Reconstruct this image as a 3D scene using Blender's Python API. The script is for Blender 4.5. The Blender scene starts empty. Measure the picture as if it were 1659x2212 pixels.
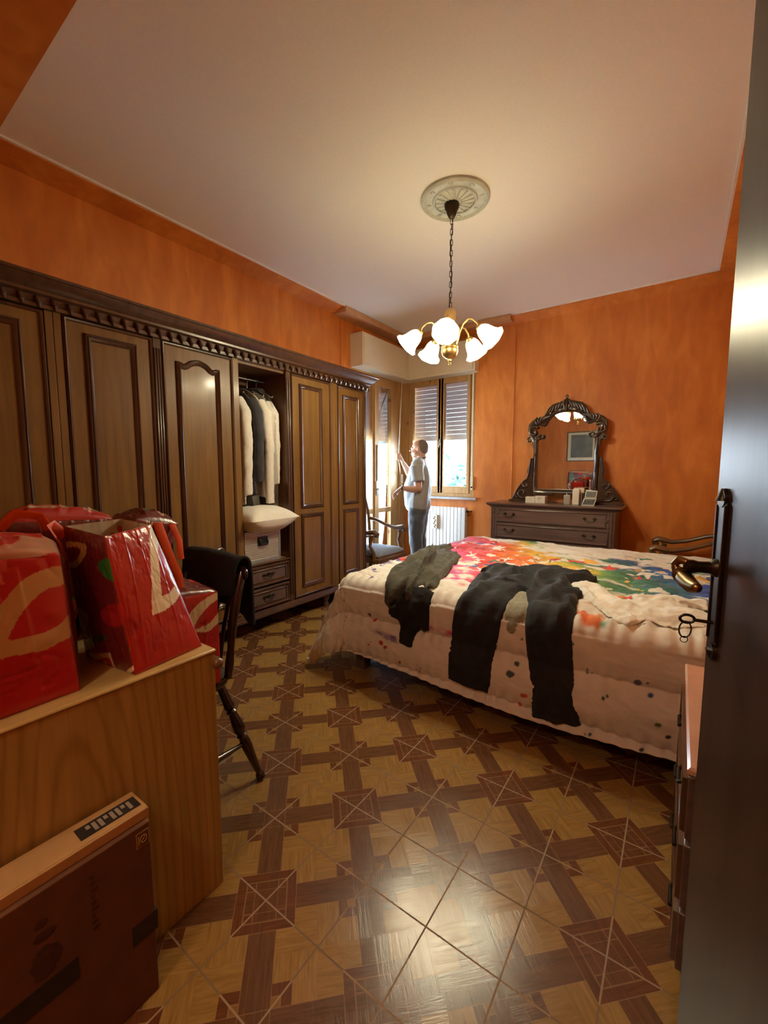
import bpy, math, random
import numpy as np
from math import pi, sin, cos, radians
from mathutils import Vector, Matrix
random.seed(7)
S = bpy.context.scene
COL = S.collection

# ------------------------------------------------------------------ camera
cam = bpy.data.cameras.new('camera'); camo = bpy.data.objects.new('camera', cam); COL.objects.link(camo)
camo.location = (0, 0, 1.28)
camo.rotation_euler = (radians(90-5.52), 0, radians(35.32))
cam.sensor_fit = 'HORIZONTAL'; cam.sensor_width = 36; cam.lens = 901/1659*36
cam.clip_start = 0.02
S.camera = camo

# ------------------------------------------------------------------ noise (numpy)
_rng = np.random.RandomState(3); _tab = _rng.rand(256, 256)
def vn(x, y, seed=0):
    x = np.asarray(x, float)+seed*17.3; y = np.asarray(y, float)+seed*9.1
    xi = np.floor(x).astype(int); yi = np.floor(y).astype(int)
    fx = x-xi; fy = y-yi; fx = fx*fx*(3-2*fx); fy = fy*fy*(3-2*fy)
    g = lambda a, b: _tab[a % 256, b % 256]
    return (g(xi, yi)*(1-fx)+g(xi+1, yi)*fx)*(1-fy)+(g(xi, yi+1)*(1-fx)+g(xi+1, yi+1)*fx)*fy
def fbm(x, y, o=4, seed=0):
    s = 0; a = .5
    for i in range(o):
        s = s+a*vn(x*2**i, y*2**i, seed+i); a *= .5
    return s

def pip(P, X, Y):
    ins = np.zeros(X.shape, bool); n = len(P)
    for i in range(n):
        x1, y1 = P[i]; x2, y2 = P[(i+1) % n]
        if y1 == y2: continue
        c = ((y1 > Y) != (y2 > Y)) & (X < (x2-x1)*(Y-y1)/(y2-y1)+x1); ins ^= c
    return ins
# ------------------------------------------------------------------ mesh builder
class MB:
    def __init__(s): s.v = []; s.f = []; s.c = None
    def add(s, vs, fs):
        b = len(s.v); s.v += [tuple(p) for p in vs]; s.f += [tuple(i+b for i in f) for f in fs]; return s
    def box(s, x0, x1, y0, y1, z0, z1):
        x0, x1 = sorted((x0, x1)); y0, y1 = sorted((y0, y1)); z0, z1 = sorted((z0, z1))
        return s.add([(x, y, z) for z in (z0, z1) for y in (y0, y1) for x in (x0, x1)],
                     [(0, 2, 3, 1), (4, 5, 7, 6), (0, 1, 5, 4), (2, 6, 7, 3), (0, 4, 6, 2), (1, 3, 7, 5)])
    def rings(s, rings, closed=True, cap0=True, cap1=True, loop=False):
        n = len(rings[0]); vs = [p for r in rings for p in r]; fs = []
        m = len(rings)
        for i in range(m if loop else m-1):
            for j in range(n if closed else n-1):
                a = i*n+j; b = i*n+(j+1) % n; c = ((i+1) % m)*n+(j+1) % n; d = ((i+1) % m)*n+j
                fs.append((a, b, c, d))
        if not loop and closed:
            if cap0: fs.append(tuple(range(n))[::-1])
            if cap1: fs.append(tuple((m-1)*n+k for k in range(n)))
        return s.add(vs, fs)
    def tube(s, path, rad, n=10, flat=1.0, up=None, loop=False, round_ends=False):
        P = [Vector(p) for p in path]; R = list(rad) if hasattr(rad, '__len__') else [rad]*len(P)
        if round_ends and not loop:
            d0 = (P[0]-P[1]).normalized(); d1 = (P[-1]-P[-2]).normalized(); r0 = R[0]; r1 = R[-1]
            pre = [(P[0]+d0*r0*sin(a), r0*cos(a)+1e-4) for a in (1.5, 1.2, .8, .4)]
            post = [(P[-1]+d1*r1*sin(a), r1*cos(a)+1e-4) for a in (.4, .8, 1.2, 1.5)]
            P = [p for p, _ in pre]+P+[p for p, _ in post]; R = [r for _, r in pre]+R+[r for _, r in post]
        m = len(P); out = []; prev = None
        for i in range(m):
            if loop: t = P[(i+1) % m]-P[i-1]
            else: t = P[min(i+1, m-1)]-P[max(i-1, 0)]
            if t.length < 1e-9: t = Vector((0, 0, 1))
            t.normalize()
            if prev is None:
                u = Vector(up) if up else (Vector((0, 0, 1)) if abs(t.z) < .9 else Vector((1, 0, 0)))
            else: u = prev
            u = (u-t*u.dot(t))
            if u.length < 1e-6: u = t.orthogonal()
            u.normalize(); w = t.cross(u); prev = u
            out.append([P[i]+(w*cos(2*pi*k/n)+u*sin(2*pi*k/n)*flat)*R[i] for k in range(n)])
        return s.rings(out, loop=loop)
    def lathe(s, prof, cx=0, cy=0, n=24, M=None):
        rr = []
        for r, z in prof:
            ring = [Vector((max(r, 1e-4)*cos(2*pi*k/n), max(r, 1e-4)*sin(2*pi*k/n), z)) for k in range(n)]
            if M is not None: ring = [M @ p for p in ring]
            rr.append([(p[0]+cx, p[1]+cy, p[2]) for p in ring])
        return s.rings(rr)
    def ball(s, c, r, n=14, M=None):
        rx, ry, rz = r if hasattr(r, '__len__') else (r, r, r); rr = []
        for i in range(n//2+1):
            a = -pi/2+pi*i/(n//2); q = max(cos(a), 1e-3)
            ring = [Vector((rx*q*cos(2*pi*k/n), ry*q*sin(2*pi*k/n), rz*sin(a))) for k in range(n)]
            if M is not None: ring = [M @ p for p in ring]
            rr.append([(p[0]+c[0], p[1]+c[1], p[2]+c[2]) for p in ring])
        return s.rings(rr)
    def prism(s, pts, mp, h0, h1):   # pts 2d polygon, mp(u,v,h)->xyz
        n = len(pts)
        return s.rings([[mp(u, v, h0) for u, v in pts], [mp(u, v, h1) for u, v in pts]])
    def mould(s, pts, prof, mp):      # closed 2d outline, prof [(inset,height)...]
        n = len(pts); N = []
        ar = sum(pts[i][0]*pts[(i+1) % n][1]-pts[(i+1) % n][0]*pts[i][1] for i in range(n))
        sg = 1 if ar > 0 else -1
        for i in range(n):
            a, b, c = Vector(pts[i-1]), Vector(pts[i]), Vector(pts[(i+1) % n])
            e1 = (b-a); e2 = (c-b)
            if e1.length < 1e-9: e1 = e2
            if e2.length < 1e-9: e2 = e1
            e1.normalize(); e2.normalize()
            n1 = Vector((-e1.y, e1.x)); n2 = Vector((-e2.y, e2.x)); m = n1+n2
            if m.length < 1e-6: m = n1
            m.normalize(); k = 1/max(.45, m.dot(n1)); N.append(m*k*sg)
        rr = [[mp(pts[i][0]+N[i][0]*o, pts[i][1]+N[i][1]*o, h) for i in range(n)] for o, h in prof]
        return s.rings(rr, cap0=False, cap1=False)
    def build(s, name, m, parent=None, smooth=35, bevel=0, **kw):
        me = bpy.data.meshes.new(name)
        off = Vector((0, 0, 0))
        if parent is not None:
            q = parent
            while q is not None: off += q.location; q = q.parent
        v = np.array(s.v, dtype=float)-np.array(off)
        me.from_pydata(v.tolist(), [], s.f); me.update()
        if m is not None:
            for mm in (m if isinstance(m, (list, tuple)) else [m]): me.materials.append(mm)
        o = bpy.data.objects.new(name, me); COL.objects.link(o)
        if parent is not None: o.parent = parent
        if smooth:
            me.polygons.foreach_set('use_smooth', [True]*len(me.polygons))
            me.set_sharp_from_angle(angle=radians(smooth))
        if s.c is not None:
            ca = me.color_attributes.new('Col', 'FLOAT_COLOR', 'POINT')
            c = np.ones((len(me.vertices), 4)); c[:, :3] = s.c; ca.data.foreach_set('color', c.ravel())
        if bevel:
            b = o.modifiers.new('bevel', 'BEVEL'); b.width = bevel; b.segments = 2; b.limit_method = 'ANGLE'; b.angle_limit = radians(40)
        return o
def tag(o, label=None, cat=None, group=None, kind=None):
    if label: o['label'] = label
    if cat: o['category'] = cat
    if group: o['group'] = group
    if kind: o['kind'] = kind
    return o
def empty(name, loc, label, cat, group=None):
    o = bpy.data.objects.new(name, None); COL.objects.link(o); o.location = loc; o.empty_display_size = .05
    return tag(o, label, cat, group)
def copy_tree(o, parent=None):
    c = o.copy(); COL.objects.link(c)
    if parent: c.parent = parent
    for ch in list(o.children): copy_tree(ch, c)
    return c
def remesh(o, vox, smooth=2, fac=.5):
    r = o.modifiers.new('remesh', 'REMESH'); r.mode = 'VOXEL'; r.voxel_size = vox; r.use_smooth_shade = True
    if smooth: q = o.modifiers.new('smooth', 'SMOOTH'); q.iterations = smooth; q.factor = fac
    return o
def wrinkle(o, size, strength, depth=2):
    t = bpy.data.textures.new(o.name+'_folds', 'CLOUDS'); t.noise_scale = size; t.noise_depth = depth
    d = o.modifiers.new('folds', 'DISPLACE'); d.texture = t; d.strength = strength; d.mid_level = .5; d.texture_coords = 'LOCAL'
    return o
XF = lambda X: (lambda u, v, h: (X+h, u, v))     # surfaces facing +x : u=y v=z
YF = lambda Y: (lambda u, v, h: (u, Y-h, v))     # surfaces facing -y : u=x v=z
rect = lambda a, b, c, d: [(a, c), (b, c), (b, d), (a, d)]

# ------------------------------------------------------------------ materials
def new(name):
    m = bpy.data.materials.new(name); m.use_nodes = True; nt = m.node_tree; p = nt.nodes['Principled BSDF']; return m, nt, p
def nd(nt, t, **kw):
    n = nt.nodes.new(t)
    for k, v in kw.items():
        if k.startswith('_'): n.inputs[k[1:].replace('_', ' ')].default_value = v
        else: setattr(n, k, v)
    return n
def L(nt, a, b): nt.links.new(a, b)
def ramp(nt, fac, stops, interp='LINEAR'):
    r = nt.nodes.new('ShaderNodeValToRGB'); r.color_ramp.interpolation = interp
    e = r.color_ramp.elements
    e[0].position = stops[0][0]; e[0].color = (*stops[0][1], 1); e[1].position = stops[-1][0]; e[1].color = (*stops[-1][1], 1)
    for p, c in stops[1:-1]:
        q = e.new(p); q.color = (*c, 1)
    L(nt, fac, r.inputs[0]); return r
def coords(nt, sc=(1, 1, 1), rot=(0, 0, 0), kind='Object'):
    tc = nt.nodes.new('ShaderNodeTexCoord'); mp = nt.nodes.new('ShaderNodeMapping')
    mp.inputs['Scale'].default_value = sc; mp.inputs['Rotation'].default_value = rot
    L(nt, tc.outputs[kind], mp.inputs[0]); return mp.outputs[0]
def bump(nt, p, h, strength, dist=.01):
    b = nt.nodes.new('ShaderNodeBump'); b.inputs['Strength'].default_value = strength; b.inputs['Distance'].default_value = dist
    L(nt, h, b.inputs['Height']); L(nt, b.outputs[0], p.inputs['Normal'])
def plain(name, c, rough=.5, metal=0, var=.12, scale=30, bmp=0, coat=0, sheen=0, spec=None):
    m, nt, p = new(name)
    n = nd(nt, 'ShaderNodeTexNoise', _Scale=scale, _Detail=4.0); L(nt, coords(nt), n.inputs['Vector'])
    r = ramp(nt, n.outputs[0], [(.3, tuple(x*(1-var) for x in c)), (.7, tuple(min(1, x*(1+var)) for x in c))])
    L(nt, r.outputs[0], p.inputs['Base Color'])
    p.inputs['Roughness'].default_value = rough; p.inputs['Metallic'].default_value = metal
    p.inputs['Coat Weight'].default_value = coat; p.inputs['Coat Roughness'].default_value = .12
    p.inputs['Sheen Weight'].default_value = sheen
    if spec is not None: p.inputs['Specular IOR Level'].default_value = spec
    if bmp: bump(nt, p, n.outputs[0], bmp, .004)
    return m
def wood(name, dark, light, sc=(30, 30, 2.2), rough=.3, coat=.3, big=2.0, bmp=.05, rings=False, knots=False, rot=(0, 0, 0)):
    m, nt, p = new(name); co = coords(nt, sc, rot)
    n = nd(nt, 'ShaderNodeTexNoise', _Scale=1.0, _Detail=6.0, _Roughness=.6, _Distortion=.4); L(nt, co, n.inputs['Vector'])
    n2 = nd(nt, 'ShaderNodeTexNoise', _Scale=big, _Detail=2.0); L(nt, coords(nt), n2.inputs['Vector'])
    mx = nd(nt, 'ShaderNodeMath', operation='MULTIPLY_ADD'); mx.inputs[1].default_value = .65
    L(nt, n.outputs[0], mx.inputs[0]); 
    k = nd(nt, 'ShaderNodeMath', operation='MULTIPLY'); k.inputs[1].default_value = .35; L(nt, n2.outputs[0], k.inputs[0]); L(nt, k.outputs[0], mx.inputs[2])
    fac = mx.outputs[0]
    if rings:
        # cathedral grain: distorted bands
        w = nd(nt, 'ShaderNodeTexWave', wave_type='RINGS', rings_direction='X', _Scale=13.0, _Distortion=5.0, _Detail=3.0)
        w.inputs['Detail Scale'].default_value = .7
        L(nt, coords(nt, (1, 1, .13)), w.inputs['Vector'])
        a = nd(nt, 'ShaderNodeMath', operation='MULTIPLY_ADD'); a.inputs[1].default_value = -.20; pw = nd(nt, 'ShaderNodeMath', operation='POWER'); pw.inputs[1].default_value = 5.0; L(nt, w.outputs[0], pw.inputs[0]); L(nt, pw.outputs[0], a.inputs[0])
        b = nd(nt, 'ShaderNodeMath', operation='MULTIPLY'); b.inputs[1].default_value = 1.04; L(nt, fac, b.inputs[0]); L(nt, b.outputs[0], a.inputs[2]); fac = a.outputs[0]
    r = ramp(nt, fac, [(.33, dark), (.66, light)])
    out = r.outputs[0]
    if knots:
        v = nd(nt, 'ShaderNodeTexVoronoi', _Scale=4.0); L(nt, coords(nt, (1.6, 1.6, .8)), v.inputs['Vector'])
        kr = ramp(nt, v.outputs['Distance'], [(.05, (.25, .12, .05)), (.13, (1, 1, 1))])
        mm = nd(nt, 'ShaderNodeMixRGB', blend_type='MULTIPLY'); mm.inputs[0].default_value = .8
        L(nt, out, mm.inputs[1]); L(nt, kr.outputs[0], mm.inputs[2]); out = mm.outputs[0]
    L(nt, out, p.inputs['Base Color'])
    p.inputs['Roughness'].default_value = rough; p.inputs['Coat Weight'].default_value = coat; p.inputs['Coat Roughness'].default_value = .15
    if bmp: bump(nt, p, n.outputs[0], bmp, .002)
    return m
def vcol(name, rough=.5, bmp=0, scale=200, coat=0, sheen=0):
    m, nt, p = new(name); a = nd(nt, 'ShaderNodeAttribute', attribute_name='Col'); L(nt, a.outputs['Color'], p.inputs['Base Color'])
    p.inputs['Roughness'].default_value = rough; p.inputs['Coat Weight'].default_value = coat; p.inputs['Sheen Weight'].default_value = sheen
    if bmp:
        n = nd(nt, 'ShaderNodeTexNoise', _Scale=scale, _Detail=3.0); L(nt, coords(nt), n.inputs['Vector']); bump(nt, p, n.outputs[0], bmp, .003)
    return m
def fabric(name, c, rough=.9, var=.2, scale=60, sheen=.3, bmp=.15):
    m = plain(name, c, rough, 0, var, scale, bmp, sheen=sheen); return m

def orange_wall():
    m, nt, p = new('orange_mottled_paint')
    n = nd(nt, 'ShaderNodeTexNoise', _Scale=1.6, _Detail=5.0, _Roughness=.55, _Distortion=.6); L(nt, coords(nt, (1.6, 1.6, .9)), n.inputs['Vector'])
    n2 = nd(nt, 'ShaderNodeTexNoise', _Scale=7.0, _Detail=6.0, _Distortion=.8); L(nt, coords(nt, (1.3, 1.3, .35)), n2.inputs['Vector'])
    ad = nd(nt, 'ShaderNodeMath', operation='ADD'); L(nt, n.outputs[0], ad.inputs[0]); L(nt, n2.outputs[0], ad.inputs[1])
    h = nd(nt, 'ShaderNodeMath', operation='MULTIPLY'); h.inputs[1].default_value = .5; L(nt, ad.outputs[0], h.inputs[0])
    r = ramp(nt, h.outputs[0], [(.36, (.49, .135, .016)), (.5, (.58, .180, .024)), (.64, (.69, .240, .040))])
    L(nt, r.outputs[0], p.inputs['Base Color']); p.inputs['Roughness'].default_value = .55
    bump(nt, p, n2.outputs[0], .08, .004)
    return m
M = {}
M['wall'] = orange_wall()
M['ceil'] = plain('ceiling_plaster', (.82, .79, .71), .85, var=.02, scale=60, bmp=.05)
M['ceil_trim'] = plain('white_edge_bead', (.82, .8, .76), .6, var=.03)
M['cream'] = plain('cream_laminate', (.66, .58, .42), .45, var=.03, scale=5)
M['tanledge'] = plain('tan_ledge_paint', (.52, .28, .13), .6, var=.12, scale=6)
M['wd'] = wood('walnut_door_veneer', (.125, .060, .014), (.225, .118, .030), sc=(26, 26, 1.6), rough=.42, coat=.15)
M['wdk'] = wood('dark_walnut_moulding', (.042, .019, .010), (.105, .048, .024), sc=(30, 30, 3), rough=.28, coat=.5)
M['wint'] = wood('wardrobe_inside_wood', (.10, .04, .012), (.19, .082, .024), rough=.45, coat=.1)
M['pine'] = wood('knotty_pine_frame', (.30, .155, .048), (.52, .31, .115), sc=(34, 34, 1.6), rough=.5, coat=.05, knots=True)
M['desk'] = wood('light_oak_laminate', (.31, .20, .052), (.47, .325, .105), sc=(34, 34, 1.0), rough=.38, coat=.15, rings=True, bmp=.03)
M['desktop'] = wood('oak_laminate_edge', (.40, .26, .085), (.54, .37, .14), sc=(20, 3, 20), rough=.32, coat=.3)
M['dresser'] = wood('grey_brown_walnut', (.085, .052, .045), (.165, .105, .090), sc=(2.2, 30, 30), rough=.33, coat=.35)
M['carved'] = plain('carved_dark_walnut', (.050, .026, .014), .3, var=.35, scale=14, coat=.5)
M['chair'] = plain('dark_lacquered_wood', (.030, .013, .008), .22, var=.3, scale=12, coat=.7)
M['armwood'] = plain('brown_armchair_wood', (.13, .065, .028), .35, var=.25, scale=12, coat=.3)
M['bluefab'] = fabric('blue_grey_upholstery', (.20, .27, .36))
M['doorw'] = wood('dark_brown_door', (.032, .019, .013), (.062, .038, .026), sc=(20, 20, 1.2), rough=.3, coat=.0)
M['doorw'].node_tree.nodes['Principled BSDF'].inputs['Specular IOR Level'].default_value = .16
M['wd'].node_tree.nodes['Principled BSDF'].inputs['Specular IOR Level'].default_value = .35
M['brass'] = plain('aged_brass', (.26, .18, .08), .32, 1, var=.3, scale=18)
M['brassdk'] = plain('dark_bronze', (.045, .034, .022), .38, .8, var=.3, scale=30)
M['gold'] = plain('brushed_gold', (.62, .43, .17), .35, 1, var=.12, scale=10)
M['goldcer'] = plain('gold_ceramic', (.60, .42, .18), .3, .4, var=.15, scale=10, coat=.4)
M['plaster'] = plain('pale_green_plaster', (.50, .53, .46), .7, var=.12, scale=18, bmp=.2)
M['rad'] = plain('white_radiator_enamel', (.72, .72, .70), .3, var=.03)
M['marble'] = plain('grey_marble', (.42, .42, .44), .25, var=.18, scale=9, coat=.3)
M['pink'] = plain('pink_marble', (.55, .33, .24), .2, var=.12, scale=7, coat=.5)
M['shutter'] = plain('grey_pvc_slat', (.50, .50, .47), .45, var=.06)
def slat():
    m, nt, p = new('translucent_grey_pvc'); p.inputs['Base Color'].default_value = (.55, .55, .54, 1); p.inputs['Roughness'].default_value = .5
    t = nd(nt, 'ShaderNodeBsdfTranslucent'); t.inputs[0].default_value = (.045, .045, .055, 1); a = nt.nodes.new('ShaderNodeAddShader')
    L(nt, p.outputs[0], a.inputs[0]); L(nt, t.outputs[0], a.inputs[1]); L(nt, a.outputs[0], nt.nodes['Material Output'].inputs[0]); return m
M['shutter'] = slat()
M['strap'] = plain('cream_webbing', (.68, .62, .48), .8, var=.08)
M['white'] = plain('white_plastic', (.74, .73, .68), .35, var=.03)
M['whitefab'] = fabric('white_cotton', (.80, .78, .70), var=.05)
M['whiteclo'] = fabric('white_garment', (.74, .72, .64), var=.06)
M['blackfab'] = fabric('black_fleece', (.007, .007, .009), rough=.95, var=.25, sheen=.0)
M['blacksuit'] = fabric('black_suit_cloth', (.022, .022, .026), rough=.8, sheen=.15)
M['trous'] = fabric('charcoal_jersey', (.009, .010, .014), rough=.85, var=.35, scale=25, sheen=.02)
M['greyfab'] = fabric('olive_grey_fleece', (.060, .055, .038), rough=.95, sheen=.05)
M['olive'] = fabric('olive_tshirt', (.26, .26, .19), rough=.9)
M['alu'] = plain('ribbed_aluminium', (.72, .66, .52), .35, .35, var=.05)
M['alutrim'] = plain('aluminium_trim', (.45, .47, .42), .35, .7, var=.1)
M['black'] = plain('black_plastic', (.012, .012, .012), .35, var=.2)
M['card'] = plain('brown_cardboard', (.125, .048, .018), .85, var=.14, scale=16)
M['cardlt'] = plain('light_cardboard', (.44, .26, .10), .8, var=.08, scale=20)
M['printdk'] = plain('dark_print', (.018, .012, .010), .6, var=.2)
M['printmid'] = plain('faint_print', (.060, .022, .010), .8, var=.2)
M['label'] = plain('grey_label', (.30, .26, .20), .6, var=.15, scale=60)
M['skin'] = plain('skin', (.50, .29, .20), .5, var=.08, scale=14)
M['hair'] = plain('short_grey_brown_hair', (.15, .115, .095), .8, var=.3, scale=120, bmp=.3)
M['tee'] = fabric('light_grey_tshirt', (.29, .31, .31), rough=.85, var=.06)
M['jeans'] = fabric('slate_blue_trousers', (.055, .068, .085), rough=.8, var=.15)
M['orangestrap'] = plain('orange_webbing', (.75, .10, .015), .6, var=.08)
M['duvet'] = vcol('painted_splash_cotton', .75, .12, 260, sheen=.15)
M['bag'] = vcol('glossy_woven_bag', .3, .25, 60, coat=.35)
M['picture'] = plain('dark_picture_print', (.10, .11, .10), .35, var=.5, scale=5)
M['mat_w'] = plain('cream_mount', (.72, .68, .55), .7, var=.03)
M['gilt'] = plain('dark_picture_frame', (.10, .075, .04), .35, .3, var=.2)
M['photo'] = plain('dark_photo_print', (.05, .05, .05), .3, var=.9, scale=40)
M['steel'] = plain('steel', (.5, .5, .48), .25, 1, var=.05)
M['awn'] = plain('blue_green_awning', (.06, .25, .30), .7, var=.1)
M['leaf'] = plain('tree_leaf', (.012, .05, .04), .6, var=.4, scale=8)
M['bark'] = plain('tree_bark', (.06, .07, .06), .8)
M['conc'] = plain('balcony_concrete', (.62, .61, .58), .8, var=.1, scale=4)

def glassm(name, tint=(1, 1, 1), refl=.08):
    m = bpy.data.materials.new(name); m.use_nodes = True; nt = m.node_tree; nt.nodes.clear()
    o = nt.nodes.new('ShaderNodeOutputMaterial'); t = nd(nt, 'ShaderNodeBsdfTransparent'); t.inputs[0].default_value = (*tint, 1)
    g = nd(nt, 'ShaderNodeBsdfGlossy', _Roughness=.03); mx = nt.nodes.new('ShaderNodeMixShader')
    f = nd(nt, 'ShaderNodeFresnel', _IOR=1.22); L(nt, f.outputs[0], mx.inputs[0]); L(nt, t.outputs[0], mx.inputs[1]); L(nt, g.outputs[0], mx.inputs[2])
    L(nt, mx.outputs[0], o.inputs[0]); return m
M['glass'] = glassm('window_glass', (.96, .98, 1))
def plastic_film():
    m = bpy.data.materials.new('clear_plastic_film'); m.use_nodes = True; nt = m.node_tree; nt.nodes.clear()
    o = nt.nodes.new('ShaderNodeOutputMaterial'); t = nd(nt, 'ShaderNodeBsdfTransparent'); t.inputs[0].default_value = (.93, .93, .93, 1)
    g = nd(nt, 'ShaderNodeBsdfGlossy', _Roughness=.12); d = nd(nt, 'ShaderNodeBsdfDiffuse'); d.inputs[0].default_value = (.6, .6, .55, 1)
    m1 = nt.nodes.new('ShaderNodeMixShader'); m1.inputs[0].default_value = .4; L(nt, g.outputs[0], m1.inputs[1]); L(nt, d.outputs[0], m1.inputs[2])
    m2 = nt.nodes.new('ShaderNodeMixShader'); m2.inputs[0].default_value = .22; L(nt, t.outputs[0], m2.inputs[1]); L(nt, m1.outputs[0], m2.inputs[2])
    L(nt, m2.outputs[0], o.inputs[0]); return m
M['film'] = plastic_film()
def mirror_m():
    m, nt, p = new('silvered_mirror'); p.inputs['Base Color'].default_value = (.86, .86, .84, 1); p.inputs['Metallic'].default_value = 1; p.inputs['Roughness'].default_value = .01; return m
M['mirror'] = mirror_m()
def lamp_glass(nm='frosted_lamp_glass', ec=(1, .92, .62, 1), es=9.0):
    m = bpy.data.materials.new(nm); m.use_nodes = True; nt = m.node_tree; nt.nodes.clear()
    o = nt.nodes.new('ShaderNodeOutputMaterial'); t = nd(nt, 'ShaderNodeBsdfTranslucent'); t.inputs[0].default_value = (.95, .82, .58, 1)
    d = nd(nt, 'ShaderNodeBsdfDiffuse'); d.inputs[0].default_value = (.9, .8, .6, 1)
    mx = nt.nodes.new('ShaderNodeMixShader'); mx.inputs[0].default_value = .3; L(nt, t.outputs[0], mx.inputs[1]); L(nt, d.outputs[0], mx.inputs[2])
    e = nd(nt, 'ShaderNodeEmission'); e.inputs[0].default_value = ec; e.inputs[1].default_value = es
    a = nt.nodes.new('ShaderNodeAddShader'); L(nt, mx.outputs[0], a.inputs[0]); L(nt, e.outputs[0], a.inputs[1]); L(nt, a.outputs[0], o.inputs[0]); return m
M['shade'] = lamp_glass(); M['shade_neck'] = lamp_glass('amber_shade_neck_glass', (1, .62, .18, 1), .35)
def emit(name, c, s):
    m = bpy.data.materials.new(name); m.use_nodes = True; nt = m.node_tree; nt.nodes.clear()
    o = nt.nodes.new('ShaderNodeOutputMaterial'); e = nd(nt, 'ShaderNodeEmission'); e.inputs[0].default_value = (*c, 1); e.inputs[1].default_value = s
    L(nt, e.outputs[0], o.inputs[0]); return m
M['bulb'] = emit('lit_bulb', (1, .72, .38), 25)
def brick():
    m, nt, p = new('outside_brick'); b = nd(nt, 'ShaderNodeTexBrick', _Scale=1.0)
    b.inputs['Color1'].default_value = (.16, .14, .16, 1); b.inputs['Color2'].default_value = (.12, .10, .12, 1); b.inputs['Mortar'].default_value = (.36, .36, .38, 1)
    b.inputs['Mortar Size'].default_value = .012; b.inputs['Brick Width'].default_value = .25; b.inputs['Row Height'].default_value = .075
    tc = nt.nodes.new('ShaderNodeTexCoord'); sp = nt.nodes.new('ShaderNodeSeparateXYZ'); cb = nt.nodes.new('ShaderNodeCombineXYZ'); ad = nd(nt, 'ShaderNodeMath', operation='ADD')
    L(nt, tc.outputs['Object'], sp.inputs[0]); L(nt, sp.outputs[0], ad.inputs[0]); L(nt, sp.outputs[1], ad.inputs[1]); L(nt, ad.outputs[0], cb.inputs[0]); L(nt, sp.outputs[2], cb.inputs[1])
    L(nt, cb.outputs[0], b.inputs['Vector']); L(nt, b.outputs[0], p.inputs['Base Color']); p.inputs['Roughness'].default_value = .85; return m
M['brick'] = brick()

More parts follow.
